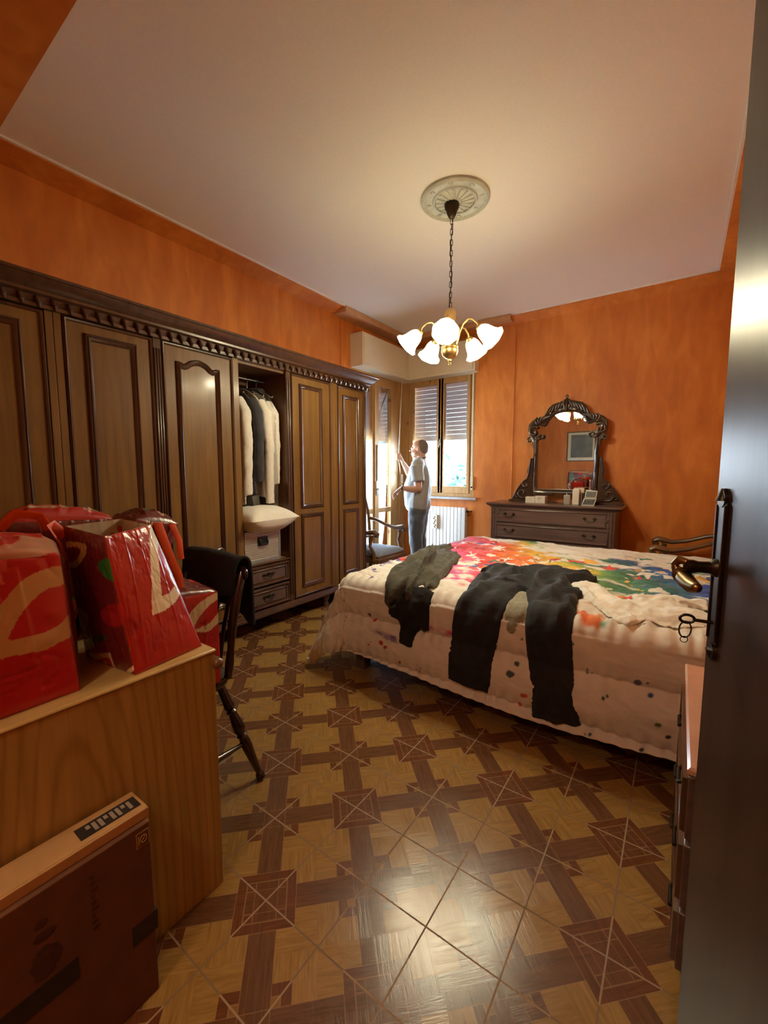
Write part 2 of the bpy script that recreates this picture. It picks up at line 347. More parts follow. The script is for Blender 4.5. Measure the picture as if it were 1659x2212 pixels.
def floor_mat():
    m, nt, p = new('parquet_pattern_tiles')
    T = .21368; X0 = -.5166; Y0 = .9335
    tc = nt.nodes.new('ShaderNodeTexCoord'); sp = nt.nodes.new('ShaderNodeSeparateXYZ'); L(nt, tc.outputs['Object'], sp.inputs[0])
    def mth(op, a, b=None, c=None):
        n = nt.nodes.new('ShaderNodeMath'); n.operation = op
        for i, q in enumerate((a, b, c)):
            if q is None: continue
            if isinstance(q, (int, float)): n.inputs[i].default_value = q
            else: L(nt, q, n.inputs[i])
        return n.outputs[0]
    u = mth('MULTIPLY_ADD', sp.outputs[0], 1/T, -X0/T); v = mth('MULTIPLY_ADD', sp.outputs[1], 1/T, -Y0/T)
    def tri(x, off):  # distance to nearest (even+off) integer, range 0..1
        a = mth('ADD', x, 1000+1-off); a = mth('MODULO', a, 2.0); return mth('ABSOLUTE', mth('SUBTRACT', a, 1.0))
    s = mth('ADD', u, v); d = mth('SUBTRACT', u, v)
    ds = tri(s, 1); dd = tri(d, 1)
    band1 = mth('LESS_THAN', ds, .25); band2 = mth('LESS_THAN', dd, .25)
    ue, uo = tri(u, 0), tri(u, 1); ve, vo = tri(v, 0), tri(v, 1)
    dA = mth('ADD', ue, vo)      # squares at u even, v odd
    dB = mth('ADD', uo, ve)      # stars at u odd, v even
    inA = mth('LESS_THAN', dA, .58); inB = mth('LESS_THAN', dB, .58)
    inAi = mth('LESS_THAN', dA, .40); inBi = mth('LESS_THAN', dB, .40)
    band = mth('MAXIMUM', band1, band2)
    def col(c): 
        n = nt.nodes.new('ShaderNodeRGB'); n.outputs[0].default_value = (*c, 1); return n.outputs[0]
    def mix(f, a, b, t='MIX'):
        n = nt.nodes.new('ShaderNodeMixRGB'); n.blend_type = t
        if isinstance(f, (int, float)): n.inputs[0].default_value = f
        else: L(nt, f, n.inputs[0])
        L(nt, a, n.inputs[1]); L(nt, b, n.inputs[2]); return n.outputs[0]
    # wood grain, two directions (diagonal to the joints)
    def grain(rot, sc):
        mp = nt.nodes.new('ShaderNodeMapping'); mp.inputs['Rotation'].default_value = (0, 0, radians(rot)); 
        vr = nt.nodes.new('ShaderNodeVectorMath'); vr.operation = 'MULTIPLY'; L(nt, tc.outputs['Object'], mp.inputs[0]); L(nt, mp.outputs[0], vr.inputs[0]); vr.inputs[1].default_value = sc
        n = nd(nt, 'ShaderNodeTexNoise', _Scale=1.0, _Detail=5.0, _Roughness=.65, _Distortion=.9); L(nt, vr.outputs[0], n.inputs['Vector']); return n.outputs[0]
    g1 = grain(45, (110, 9, 1)); g2 = grain(45, (9, 110, 1))
    # quarter blocks of each light square alternate grain
    qs = mth('LESS_THAN', mth('MODULO', mth('ADD', s, 1000), 2.0), 1.0); qd = mth('LESS_THAN', mth('MODULO', mth('ADD', d, 1000), 2.0), 1.0)
    chk = mth('ABSOLUTE', mth('SUBTRACT', qs, qd))
    gm = nt.nodes.new('ShaderNodeMix'); L(nt, chk, gm.inputs[0]); L(nt, g1, gm.inputs[2]); L(nt, g2, gm.inputs[3]); g = gm.outputs[0]
    gb = nt.nodes.new('ShaderNodeMix'); L(nt, band1, gb.inputs[0]); L(nt, g1, gb.inputs[2]); L(nt, g2, gb.inputs[3])
    light = ramp(nt, g, [(.3, (.22, .115, .028)), (.7, (.35, .200, .056))]).outputs[0]
    dark = ramp(nt, gb.outputs[0], [(.3, (.085, .034, .013)), (.7, (.165, .070, .028))]).outputs[0]
    red = ramp(nt, g, [(.3, (.085, .026, .009)), (.7, (.165, .055, .018))]).outputs[0]
    # bands broken under squares
    c = light
    c = mix(inB, c, red); c = mix(inBi, c, mix(.55, red, light)) 
    c = mix(band, c, dark)
    c = mix(inA, c, red); c = mix(inAi, c, mix(.5, dark, red))
    # thin inlay lines
    def line(x, at, w): return mth('LESS_THAN', mth('ABSOLUTE', mth('SUBTRACT', x, at)), w)
    notband = mth('SUBTRACT', 1.0, band)
    l = mth('MULTIPLY', line(dA, .40, .013), 1.0)
    l = mth('MAXIMUM', l, mth('MULTIPLY', line(dB, .40, .012), notband))
    l = mth('MAXIMUM', l, mth('MULTIPLY', line(dA, .585, .008), 1.0))
    eb = mth('MAXIMUM', line(ds, .25, .006), line(dd, .25, .006)); l = mth('MAXIMUM', l, mth('MULTIPLY', eb, mth('SUBTRACT', 1.0, inA)))
    a20 = mth('MULTIPLY', mth('MAXIMUM', line(ds, .22, .010), line(dd, .22, .010)), mth('MULTIPLY', inAi, mth('GREATER_THAN', dA, .22))); l = mth('MAXIMUM', l, a20)
    line_c = col((.34, .19, .085))
    c = mix(mth('MULTIPLY', l, .5), c, line_c)
    # joints on integer lines
    gu = mth('MINIMUM', ue, uo); gv = mth('MINIMUM', ve, vo); gr = mth('LESS_THAN', mth('MINIMUM', gu, gv), .0105)
    gl = col((.30, .19, .10)); gd = col((.17, .095, .045))
    gc = mix(mth('MAXIMUM', mth('MAXIMUM', inA, inB), band), gd, gl)
    c = mix(gr, c, gc)
    n = nd(nt, 'ShaderNodeTexNoise', _Scale=1.3, _Detail=3.0); L(nt, tc.outputs['Object'], n.inputs['Vector'])
    vr2 = ramp(nt, n.outputs[0], [(.3, (.86, .86, .86)), (.7, (1, 1, 1))]).outputs[0]
    c = mix(1.0, c, vr2, 'MULTIPLY')
    L(nt, c, p.inputs['Base Color'])
    rr = nt.nodes.new('ShaderNodeMapRange'); rr.inputs[3].default_value = .17; rr.inputs[4].default_value = .27; L(nt, g, rr.inputs[0])
    rg = mth('MAXIMUM', rr.outputs[0], mth('MULTIPLY', gr, .7)); L(nt, rg, p.inputs['Roughness'])
    hgt = mth('SUBTRACT', mth('MULTIPLY', g, .35), mth('ADD', gr, mth('MULTIPLY', l, .25)))
    bump(nt, p, hgt, .35, .0025)
    return m
M['floor'] = floor_mat()

# ================================================================== ROOM SHELL
ZC = 3.05; XL = -3.2; YF1 = 4.93; YN = 5.0; XR = .33; YB = -.02
def st(name, mb, m, **kw): return tag(mb.build(name, m, **kw), kind='structure')
st('floor', MB().box(-3.4, .6, -1.6, 5.3, -.08, 0), M['floor'])
st('ceiling', MB().box(-3.4, .6, -1.6, 5.3, ZC, ZC+.1), M['ceil'])
# left wall with french-door opening
w = MB(); w.box(XL-.25, XL, -.3, 3.86, 0, ZC); w.box(XL-.25, XL, 3.86, 5.25, 2.52, ZC); w.box(XL-.25, XL, 4.97, 5.25, 0, 2.52); st('wall_left', w, M['wall'])
# far wall: thin part with the window, thick part with the dresser
w = MB(); w.box(-2.115, XR, YF1, 5.25, 0, ZC); w.box(XL, -2.115, YN, 5.25, 0, .955); w.box(XL, -2.115, YN, 5.25, 2.52, ZC); st('wall_far', w, M['wall'])
st('wall_right', MB().box(XR, XR+.2, -1.6, 5.25, 0, ZC), M['wall'])
w = MB(); w.box(XL, -1.03, YB-.14, YB, 0, ZC); w.box(-1.03, XR, YB-.14, YB, 2.3, ZC); st('wall_near', w, M['wall'])
st('wall_hall', MB().box(-1.6, XR, -1.6, -1.5, 0, ZC), M['wall'])
st('wall_hall_left', MB().box(-1.7, -1.6, -1.6, -.16, 0, ZC), M['wall'])
st('trim_1', MB().box(XL, XR, YB, .545, 2.55, ZC), M['wall'])      # dropped beam over the near side
# orange cove under the ceiling, with white bead where it meets the plaster
def cove(name, a, b, inn, h=.055):
    # a,b wall line points, inn = inward offset vector
    (ax, ay), (bx, by) = a, b; ix, iy = inn
    mb = MB(); mb.rings([[(ax, ay, ZC-h), (ax+ix, ay+iy, ZC-.018), (ax+ix, ay+iy, ZC), (ax, ay, ZC)], [(bx, by, ZC-h), (bx+ix, by+iy, ZC-.018), (bx+ix, by+iy, ZC), (bx, by, ZC)]])
    return st(name, mb, M['wall'])
cove('trim_2', (XL, .545), (XL, 4.93), (.165, 0)); cove('trim_3', (XL, YF1), (XR, YF1), (0, -.085), .09)
cove('trim_4', (XR, .545), (XR, 4.93), (-.15, 0), .06); cove('trim_5', (XL, .545), (XR, .545), (0, .15), .05)
b = MB(); z = ZC-.012
b.box(XL+.165, XL+.18, .695, 4.845, z, ZC); b.box(XL+.165, .18, 4.83, 4.845, z, ZC); b.box(.165, .18, .695, 4.845, z, ZC); b.box(XL+.165, .18, .695, .71, z, ZC)
st('trim_6', b, M['ceil_trim'])
# boxed ledge around the window corner
b = MB(); b.box(XL, XL+.19, 3.55, 5.0, 2.985, ZC-.002); b.box(XL, -1.66, 4.80, 5.0, 2.985, ZC-.002); st('trim_7', b, M['tanledge'], bevel=.004)
# painted-over conduits
b = MB(); b.tube([(XL+.004, 3.67, .0), (XL+.004, 3.67, 2.99)], .006, 8); st('trim_8', b, M['wall'])
b = MB(); b.tube([(-1.635, YF1-.004, .0), (-1.635, YF1-.004, 2.96)], .006, 8); st('trim_9', b, M['wall'])
# window sill
st('trim_10', MB().box(-3.1, -2.07, YF1-.03, YN+.06, .925, .955), M['marble'], bevel=.004)
# pine lining of the corner
b = MB(); b.box(XL-.10, XL+.015, 4.86, 5.0, 0, 2.53); b.box(XL, -3.12, 4.985, 5.10, .955, 2.53); st('trim_11', b, M['pine'], bevel=.003)
b = MB(); b.box(-2.165, -2.115, 4.94, 5.10, .955, 2.53); st('trim_12', b, M['pine'], bevel=.003)
# outside
st('balcony_floor', MB().box(-5.2, -3.45, 2.0, 8.5, -.12, -.02), M['conc'])
st('added_shade_slab', MB().box(-5.3, -3.45, 2.0, 8.6, 2.75, 2.95), M['conc'])  # unseen slab added overhead to keep sky light off pier and glazed door
st('ground_outside', MB().box(-60, 60, 5.6, 120, -4.2, -4.0), plain('pale_ground', (.62, .62, .56), .9, var=.2, scale=.3))

# ---- window_1 : casement in far wall
def sash(parent, mp, u0, u1, z0, z1, wL=.055, wR=.055, wT=.07, wB=.09, mids=(), th=(-.02, .035)):
    f = MB()
    def bar(a, b, c, d): f.rings([[mp(a, c, th[0]), mp(b, c, th[0]), mp(b, d, th[0]), mp(a, d, th[0])], [mp(a, c, th[1]), mp(b, c, th[1]), mp(b, d, th[1]), mp(a, d, th[1])]])
    bar(u0, u0+wL, z0, z1); bar(u1-wR, u1, z0, z1); bar(u0+wL, u1-wR, z1-wT, z1); bar(u0+wL, u1-wR, z0, z0+wB)
    for mz, mw in mids: bar(u0+wL, u1-wR, mz, mz+mw)
    s_ = f.build('sash', M['pine'], parent, bevel=.003)
    g = MB(); g.rings([[mp(u0+wL, z0+wB, .004), mp(u1-wR, z0+wB, .004), mp(u1-wR, z1-wT, .004), mp(u0+wL, z1-wT, .004)], [mp(u0+wL, z0+wB, .0), mp(u1-wR, z0+wB, .0), mp(u1-wR, z1-wT, .0), mp(u0+wL, z1-wT, .0)]])
    g.build('pane', M['glass'], s_, smooth=0)
    return s_
win = bpy.data.objects.new('window_1', None); COL.objects.link(win); win.location = (-2.63, 5.03, .96); tag(win, kind='structure')
f = MB(); f.box(-3.12, -2.165, 5.0, 5.06, .955, 1.0); f.box(-3.12, -2.165, 5.0, 5.06, 2.49, 2.53); f.box(-3.12, -3.085, 5.0, 5.06, 1.0, 2.49); f.box(-2.205, -2.165, 5.0, 5.06, 1.0, 2.49)
f.build('window_frame', M['pine'], win, bevel=.003)
sash(win, YF(5.02), -3.085, -2.62, 1.0, 2.49, wL=.04, wR=.055)
sash(win, YF(5.02), -2.615, -2.205, 1.0, 2.49, wL=.045, wR=.04)
b = MB(); b.box(-2.655, -2.58, 4.985, 5.0, 1.0, 2.49); b.build('centre_post', M['pine'], win, bevel=.004)
b = MB(); b.box(-2.632, -2.604, 4.972, 4.986, 1.63, 1.71); b.tube([(-2.618, 4.975, 1.67), (-2.618, 4.945, 1.67), (-2.618, 4.94, 1.60)], .007, 8)
b.build('window_handle', M['steel'], win)
# ---- door_1 : french door in left wall
fd = bpy.data.objects.new('door_1', None); COL.objects.link(fd); fd.location = (XL, 4.4, 0); tag(fd, kind='structure')
f = MB(); f.box(XL-.06, XL, 3.86, 3.93, 0, 2.52); f.box(XL-.06, XL, 4.80, 4.86, 0, 2.52); f.box(XL-.06, XL, 3.93, 4.80, 2.46, 2.52); f.box(XL-.06, XL, 3.93, 4.80, 0, .03)
f.build('door_frame', M['pine'], fd, bevel=.003)
sash(fd, XF(XL-.03), 3.93, 4.33, .03, 2.46, wL=.07, wR=.07, wT=.10, wB=.14, mids=((.745, .06),))
sash(fd, XF(XL-.03), 4.335, 4.80, .03, 2.46, wL=.06, wR=.13, wT=.10, wB=.14, mids=((.745, .06),))
b = MB(); b.box(XL-.0, XL+.022, 4.285, 4.36, .03, 2.46); b.build('astragal', M['pine'], fd, bevel=.004)
b = MB(); b.tube([(XL+.03, 4.325, 1.15), (XL+.03, 4.325, 1.62)], .008, 8); b.box(XL+.02, XL+.034, 4.305, 4.345, .98, 1.16); b.tube([(XL+.03, 4.325, 1.06), (XL+.075, 4.325, 1.06), (XL+.08, 4.36, 1.06), (XL+.075, 4.43, 1.05)], .008, 8)
b.build('door_handle', M['steel'], fd)
# ---- rolling shutters: slats joined by small bridges so daylight dots show
def shutter(name, mp, u0, u1, z0, z1, label):
    pitch = .056; mb = MB(); z = z0
    def bx(a, b, c, d, h0, h1): mb.rings([[mp(a, c, h0), mp(b, c, h0), mp(b, d, h0), mp(a, d, h0)], [mp(a, c, h1), mp(b, c, h1), mp(b, d, h1), mp(a, d, h1)]])
    n = int((z1-z0-.1)/pitch)
    bx(u0, u1, z0, z0+.075, -.006, .006); z = z0+.075
    for i in range(n):
        g = .0042
        k = int((u1-u0)/.0245)
        for j in range(k+1):
            a = u0+j*.0245; bx(a, a+.0192, z, z+g, -.003, .003)
        bx(u0, u1, z+g, z+pitch, -.0045, .0045); z += pitch
    return tag(mb.build(name, M['shutter'], smooth=0), label, 'roller shutter', kind=None)
sh1 = shutter('roller_shutter', YF(5.13), -3.11, -2.17, 1.70, 2.56, 'half-lowered grey roller shutter with dots of daylight outside the far wall window')
sh2 = shutter('roller_shutter', XF(XL-.14), 3.9, 4.83, 1.69, 2.56, 'half-lowered grey roller shutter outside the glazed balcony door')
# ---- shutter boxes (cream) over both openings
bx = empty('shutter_box', (-3.1, 4.9, 2.5), 'cream L-shaped box over the corner window and balcony door', 'shutter box')
b = MB(); b.box(XL, XL+.18, 3.84, 5.0, 2.49, 2.86); b.box(XL+.18, -2.08, 4.82, 5.0, 2.49, 2.86); b.build('casing', M['cream'], bx)
b = MB(); b.box(XL+.18, XL+.186, 3.865, 4.80, 2.515, 2.85); b.build('front_panel', M['cream'], bx, bevel=.002)
b = MB(); b.box(-2.99, -2.11, 4.814, 4.82, 2.515, 2.85); b.build('front_panel', M['cream'], bx, bevel=.002)
# ---- straps with winders
def strap(loc, path, wpos, ax, label):
    t = empty('shutter_strap', loc, label, 'strap')
    b = MB(); b.tube(path, [.010]*len(path), 8, flat=.18, up=ax); b.build('webbing', M['strap'], t)
    x, y, z = wpos; b = MB()
    if ax == (0, 1, 0): b.box(x-.018, x+.018, y-.018, y+.012, z-.085, z+.085)
    else: b.box(x-.012, x+.018, y-.018, y+.018, z-.085, z+.085)
    wb = b.build('winder_case', M['strap'], t, bevel=.004)
    b = MB()
    if ax == (0, 1, 0): b.box(x-.011, x+.011, y-.021, y-.017, z-.06, z-.04)
    else: b.box(x+.017, x+.021, y-.011, y+.011, z-.06, z-.04)
    b.build('slot', M['black'], wb)
strap((-2.14, 4.93, 1.1), [(-2.145, 4.925, 2.49), (-2.14, 4.925, 1.2)], (-2.135, 4.93, 1.135), (0, 1, 0), 'cream webbing strap and winder at the right edge of the far window')
strap((-3.15, 4.83, 1.1), [(-3.13, 4.84, 2.49), (-3.02, 4.62, 1.9), (-2.895, 4.40, 1.515), (-2.89, 4.39, 1.43), (-3.02, 4.62, 1.34), (-3.165, 4.86, 1.25)], (-3.17, 4.89, 1.16), (1, 0, 0), 'cream shutter strap pulled out by the man in the corner')

# ================================================================== WARDROBE
WX = -2.69
wr = empty('wardrobe', (-2.95, 2.0, 0), 'long dark walnut wardrobe with carved cornice and one open bay along the left wall', 'wardrobe')
Y0, Y1 = .03, 3.462; ZB, ZT = .17, 2.10; BY0, BY1 = 1.945, 2.395
b = MB()
b.box(-3.185, -3.165, Y0, Y1, ZB, ZT)                                      # back
for ya, yb in ((Y0, Y0+.03), (.79, .87), (1.335, 1.385), (BY0-.035, BY0), (BY1, BY1+.03), (2.93, 3.02), (Y1-.03, Y1)):
    b.box(-3.165, WX-.02, ya+.004, yb-.004, ZB, ZT)
b.box(-3.165, WX-.02, Y0, Y1, ZT-.02, ZT+.10); b.box(-3.165, WX-.02, Y0, Y1, ZB-.03, ZB)
b.build('carcass', M['wint'], wr)
# pilasters between doors
def pil(ya, yb, m, flutes=0):
    b = MB(); b.box(WX-.02, WX+.006, ya, yb, ZB, ZT)
    for k in range(flutes):
        y = ya+(yb-ya)*(k+.5)/flutes; b.tube([(WX+.006, y, ZB+.06), (WX+.006, y, ZT-.06)], (yb-ya)/flutes*.42, 8)
    b.build('pilaster', m, wr, bevel=.003)
pil(.80, .835, M['wd']); pil(.836, .872, M['wd']); pil(1.337, 1.384, M['wdk'], 3); pil(1.895, BY0, M['wd']); pil(BY1, 2.44, M['wdk'], 2); pil(2.935, 2.975, M['wd']); pil(2.976, 3.02, M['wd']); pil(3.428, Y1, M['wdk'], 2)
# cornice with carved drops
b = MB(); prof = [(-2.71, 2.10), (-2.668, 2.10), (-2.664, 2.118), (-2.672, 2.125), (-2.672, 2.155), (-2.655, 2.165), (-2.652, 2.178), (-2.635, 2.19), (-2.612, 2.215), (-2.606, 2.228), (-2.598, 2.232), (-2.598, 2.246), (-2.72, 2.246)]
b.rings([[(x, Y0-.03, z) for x, z in prof], [(x, Y1+.12*(x+2.71)/.11+.0, z) for x, z in prof]][::1])
# return at the window end
b.rings([[(-3.18, Y1+(x+2.71)*1.09, z) for x, z in prof][::-1], [(x, Y1+(x+2.71)*1.09, z) for x, z in prof][::-1]])
y = .10
while y < 3.45:
    b.tube([(-2.672, y, 2.150), (-2.660, y+.004, 2.138), (-2.655, y+.008, 2.120), (-2.662, y+.012, 2.104)], [.008, .0125, .0125, .006], 8, round_ends=True)
    y += .0667
b.build('cornice', M['wdk'], wr)
b = MB(); prof = [(-3.18, .115), (-2.665, .115), (-2.650, .125), (-2.650, .138), (-2.664, .145), (-2.668, .160), (-2.684, .17), (-3.18, .17)]
b.rings([[(x, Y0, z) for x, z in prof], [(x, Y1+.01, z) for x, z in prof]]); b.build('plinth', M['wdk'], wr)
for yy in (.10, 1.36, 2.86, 3.41):
    for xx in (-2.715, -3.13):
        b = MB(); b.lathe([(0, 0), (.022, 0), (.03, .02), (.022, .045), (.034, .075), (.04, .10), (.034, .115), (0, .116)], xx, yy, 14); b.build('foot', M['wdk'], wr)
MOULD = [(-.004, .0), (-.002, .010), (.006, .016), (.012, .010), (.017, .016), (.024, .012), (.031, .004), (.034, .0)]
OUT = [(.0, .0), (.0, .008), (.005, .013), (.011, .011), (.016, .003), (.016, 0)]
def arched(a, b_, c, d, top=True, bot=True, rise=.034):
    w_ = b_-a; P = []
    def edge(z, sg):   # shoulder-dip-arch curve
        pts = []
        for t in np.linspace(0, 1, 25):
            k = min(t, 1-t)*2      # 0 edge..1 centre
            if k < .18: h = 0
            else:
                q = (k-.18)/.82; h = rise*(.5-.5*cos(pi*q)) - .012*sin(pi*min(1, q*2.2))*(1 if q < .455 else 0)
            pts.append((a+w_*t, z+sg*h))
        return pts
    lo = edge(c, -1) if bot else [(a, c), (b_, c)]
    hi = edge(d, 1) if top else [(a, d), (b_, d)]
    return lo+hi[::-1]
def wdoor(y0, y1, panels, z0=.178, z1=2.095, knob=None):
    d = MB().box(WX-.018, WX+.004, y0, y1, z0, z1).build('door', M['wd'], wr, bevel=.002)
    b = MB(); b.mould(rect(y0+.003, y1-.003, z0+.003, z1-.003), OUT, XF(WX+.004)); b.build('edge_bead', M['wdk'], d, smooth=50)
    for (a, b_, c, e, arch) in panels:
        P = arched(a, b_, c, e) if arch else rect(a, b_, c, e)
        q = MB(); q.mould(P, MOULD, XF(WX+.004)); q.build('panel_moulding', M['wdk'], d, smooth=50)
wdoor(.06, .797, [(.18, .70, .72, 2.02, False), (.18, .70, .26, .66, False)])
wdoor(.876, 1.334, [(.972, 1.238, .30, 2.026, False)])
wdoor(1.386, 1.893, [(1.478, 1.785, .70, 1.985, True), (1.478, 1.785, .28, .60, True)])
wdoor(2.443, 2.932, [(2.54, 2.815, .965, 2.02, False), (2.54, 2.815, .26, .91, False)])
wdoor(3.022, 3.426, [(3.10, 3.335, .965, 2.01, False), (3.10, 3.335, .26, .91, False)])
# drawers in the open bay
b = MB(); b.box(-3.165, WX-.01, BY0+.002, BY1-.002, .535, .552); b.build('shelf', M['desktop'], wr)
b = MB(); prof = [(WX-.03, .553), (WX+.016, .553), (WX+.018, .547), (WX+.006, .540), (WX+.004, .534), (WX-.03, .534)]
b.rings([[(x, BY0+.002, z) for x, z in prof], [(x, BY1-.002, z) for x, z in prof]]); b.build('shelf_edge', M['wdk'], wr)
for z0, z1 in ((.362, .530), (.180, .348)):
    d = MB().box(-3.1, WX+.002, BY0+.006, BY1-.006, z0, z1).build('drawer', M['dresser'], wr, bevel=.002)
    q = MB(); q.mould(rect(BY0+.008, BY1-.008, z0+.004, z1-.004), OUT, XF(WX+.002)); q.mould(rect(BY0+.035, BY1-.035, z0+.03, z1-.03), [(0, 0), (.003, .006), (.010, .008), (.014, 0)], XF(WX+.002)); q.build('edge_bead', M['wdk'], d, smooth=50)
    zc = (z0+z1)/2; yc = (BY0+BY1)/2; q = MB()
    q.tube([(WX+.004, yc-.045, zc+.005), (WX+.022, yc-.04, zc+.006), (WX+.026, yc-.015, zc-.006), (WX+.026, yc+.015, zc-.006), (WX+.022, yc+.04, zc+.006), (WX+.004, yc+.045, zc+.005)], [.006, .005, .005, .005, .005, .006], 8)
    for s_ in (-1, 1): q.ball((WX+.006, yc+s_*.045, zc+.006), (.004, .02, .013), 10)
    q.ball((WX+.006, yc, zc+.010), (.004, .022, .012), 10)
    q.build('handle', M['brassdk'], d)
b = MB(); b.tube([(-2.95, BY0, 2.035), (-2.95, BY1, 2.035)], .011, 12); b.build('hanging_rail', M['steel'], wr)

# ---- clothes on the rail
def hanger(y, label):
    b = MB(); x = -2.95
    b.tube([(x-.20, y, 1.885), (x-.12, y, 1.925), (x, y, 1.955), (x+.12, y, 1.925), (x+.20, y, 1.885)], [.009, .009, .010, .009, .009], 8, round_ends=True)
    h = [(x, y, 1.955), (x, y, 2.0)]+[(x-.017+.02*cos(a)+.017, y, 2.028+.018+.0*a+.018*sin(a)-.009) for a in np.linspace(-1.2, 3.4, 10)]
    b.tube(h, .0022, 6); return tag(b.build('clothes_hanger', M['steel']), label, 'hanger', 'hangers on the wardrobe rail')
def garment(name, y, m, zb, label, cat, half=.225, th=.028, top=1.945, sleeve=True, slz=1.35, seed=0, rot=0, lean=0, flare=0.0):
    """jacket/shirt hanging edge-on: outline in x-z, thin in y"""
    cx = -2.95; mb = MB(); N = 26; rings = []
    for i in range(N):
        t = i/(N-1); z = top+(zb-top)*t
        if t < .05: hw = .05+.06*(t/.05)
        elif t < .16: hw = .11+(half-.11)*((t-.05)/.11)**.7
        else: hw = half*(1-.05*sin(pi*(t-.16)/.84))+flare*(t-.16)
        d = th*(.55+.45*min(1, t*5))
        ring = []
        for k in range(28):
            a = 2*pi*k/28; fx = cos(a); fy = sin(a)
            wv = .012*sin(9*fx+seed)*min(1, t*2)+.008*sin(17*fx+seed*2+t*3)*t
            ring.append((cx+hw*fx, y+rot*hw*fx+lean*t+d*fy*(1+.15*sin(6*fx))+wv, z-(.02 if (fx > .9 and t < .2) else 0)))
        rings.append(ring)
    mb.rings(rings)
    if sleeve:
        for s_, yy in ((1, .0), (-1, .0)):
            p = [(cx+s_*(half-.05), y+rot*s_*half, top-.10), (cx+s_*(half+.005), y+rot*s_*half+.012, top-.2), (cx+s_*(half+.012), y+.02+lean*.4, (top+slz)/2), (cx+s_*(half-.012), y+.03+lean*.8, slz)]
            mb.tube(p, [.045, .052, .047, .043], 12, flat=.75, round_ends=False)
    o = mb.build(name, m); remesh(o, .008, 2); wrinkle(o, .09, .016)
    return tag(o, label, cat)
garment('white_shirt', 2.03, M['whiteclo'], 1.02, 'white shirt at the left edge of the open wardrobe bay', 'shirt', slz=1.10, half=.19, th=.022, seed=1)
garment('black_jacket', 2.125, M['blacksuit'], 1.10, 'black suit jacket hanging between the white shirts', 'jacket', half=.215, th=.04, slz=1.20, seed=2)
garment('white_coat', 2.215, M['whiteclo'], 1.075, 'white long-sleeved shirt hanging right of the black jacket', 'shirt', half=.21, th=.028, slz=1.02, seed=3, lean=.015)
g4 = garment('bagged_shirt', 2.305, M['whiteclo'], 1.12, 'white shirt under clear plastic at the right of the rail', 'shirt', half=.19, th=.022, slz=1.18, seed=4)
cv = MB(); rr = []
for i in range(16):
    t = i/15; z = 1.97-t*.98; hw = .06+.18*min(1, t*4)**.6; rr.append([(-2.95+hw*cos(a)+.006*sin(5*a+t*9), 2.305+(.045+.01*sin(7*a+t*5))*sin(a), z) for a in np.linspace(0, 2*pi, 28, endpoint=False)])
cv.rings(rr, cap1=False); tag(cv.build('garment_cover', M['film']), 'clear plastic cover hanging to the right in the open bay', 'garment cover')
for yy in (2.03, 2.125, 2.215, 2.305): hanger(yy, 'thin metal hanger hooked on the wardrobe rail')
gb = MB(); gb.rings([[(-2.95+hw*cos(a), 2.13+.09*sin(a)+.01*sin(6*a), z) for a in np.linspace(0, 2*pi, 24, endpoint=False)] for z, hw in ((1.09, .18), (1.02, .2), (.93, .205), (.84, .20), (.815, .19))])
o = gb.build('dark_garment_bag', fabric('dark_grey_bag_cloth', (.05, .047, .04), rough=.45, sheen=0)); wrinkle(o, .08, .03); tag(o, 'dark grey folded garment behind the pillow under the hanging shirts', 'garment')

# ---- ribbed case + pillow
cs = empty('ribbed_case', (-2.9, 2.13, .553), 'ribbed aluminium case with black handle on the wardrobe drawers', 'case')
b = MB(); n = 16; x1 = -2.705
for k in range(n):
    z = .585+k*(.215/n); b.box(-3.10, x1, 1.966, 2.298, z, z+.215/n-.0045)
b.build('body', M['alu'], cs, smooth=0)
MB().box(-3.09, x1-.004, 1.970, 2.294, .556, .80).build('grooves', M['brassdk'], cs)
b = MB(); b.box(-3.105, x1+.004, 1.962, 2.302, .553, .584); b.box(-3.105, x1+.004, 1.962, 2.302, .80, .812)
b.box(-3.105, x1+.004, 2.296, 2.316, .553, .812); b.build('edging', M['alutrim'], cs, bevel=.002)
b = MB(); b.box(x1, x1+.007, 2.085, 2.185, .690, .765); h = b.build('handle_plate', M['black'], cs, bevel=.006)
b = MB(); b.tube([(x1+.008, 2.10, .745), (x1+.022, 2.10, .725), (x1+.026, 2.105, .705), (x1+.026, 2.165, .705), (x1+.022, 2.17, .725), (x1+.008, 2.17, .745)], .006, 8); b.build('grip', M['black'], cs)
for yy in (2.06, 2.21):
    MB().ball((x1+.005, yy, .568), .004, 8).build('rivet', M['steel'], cs)
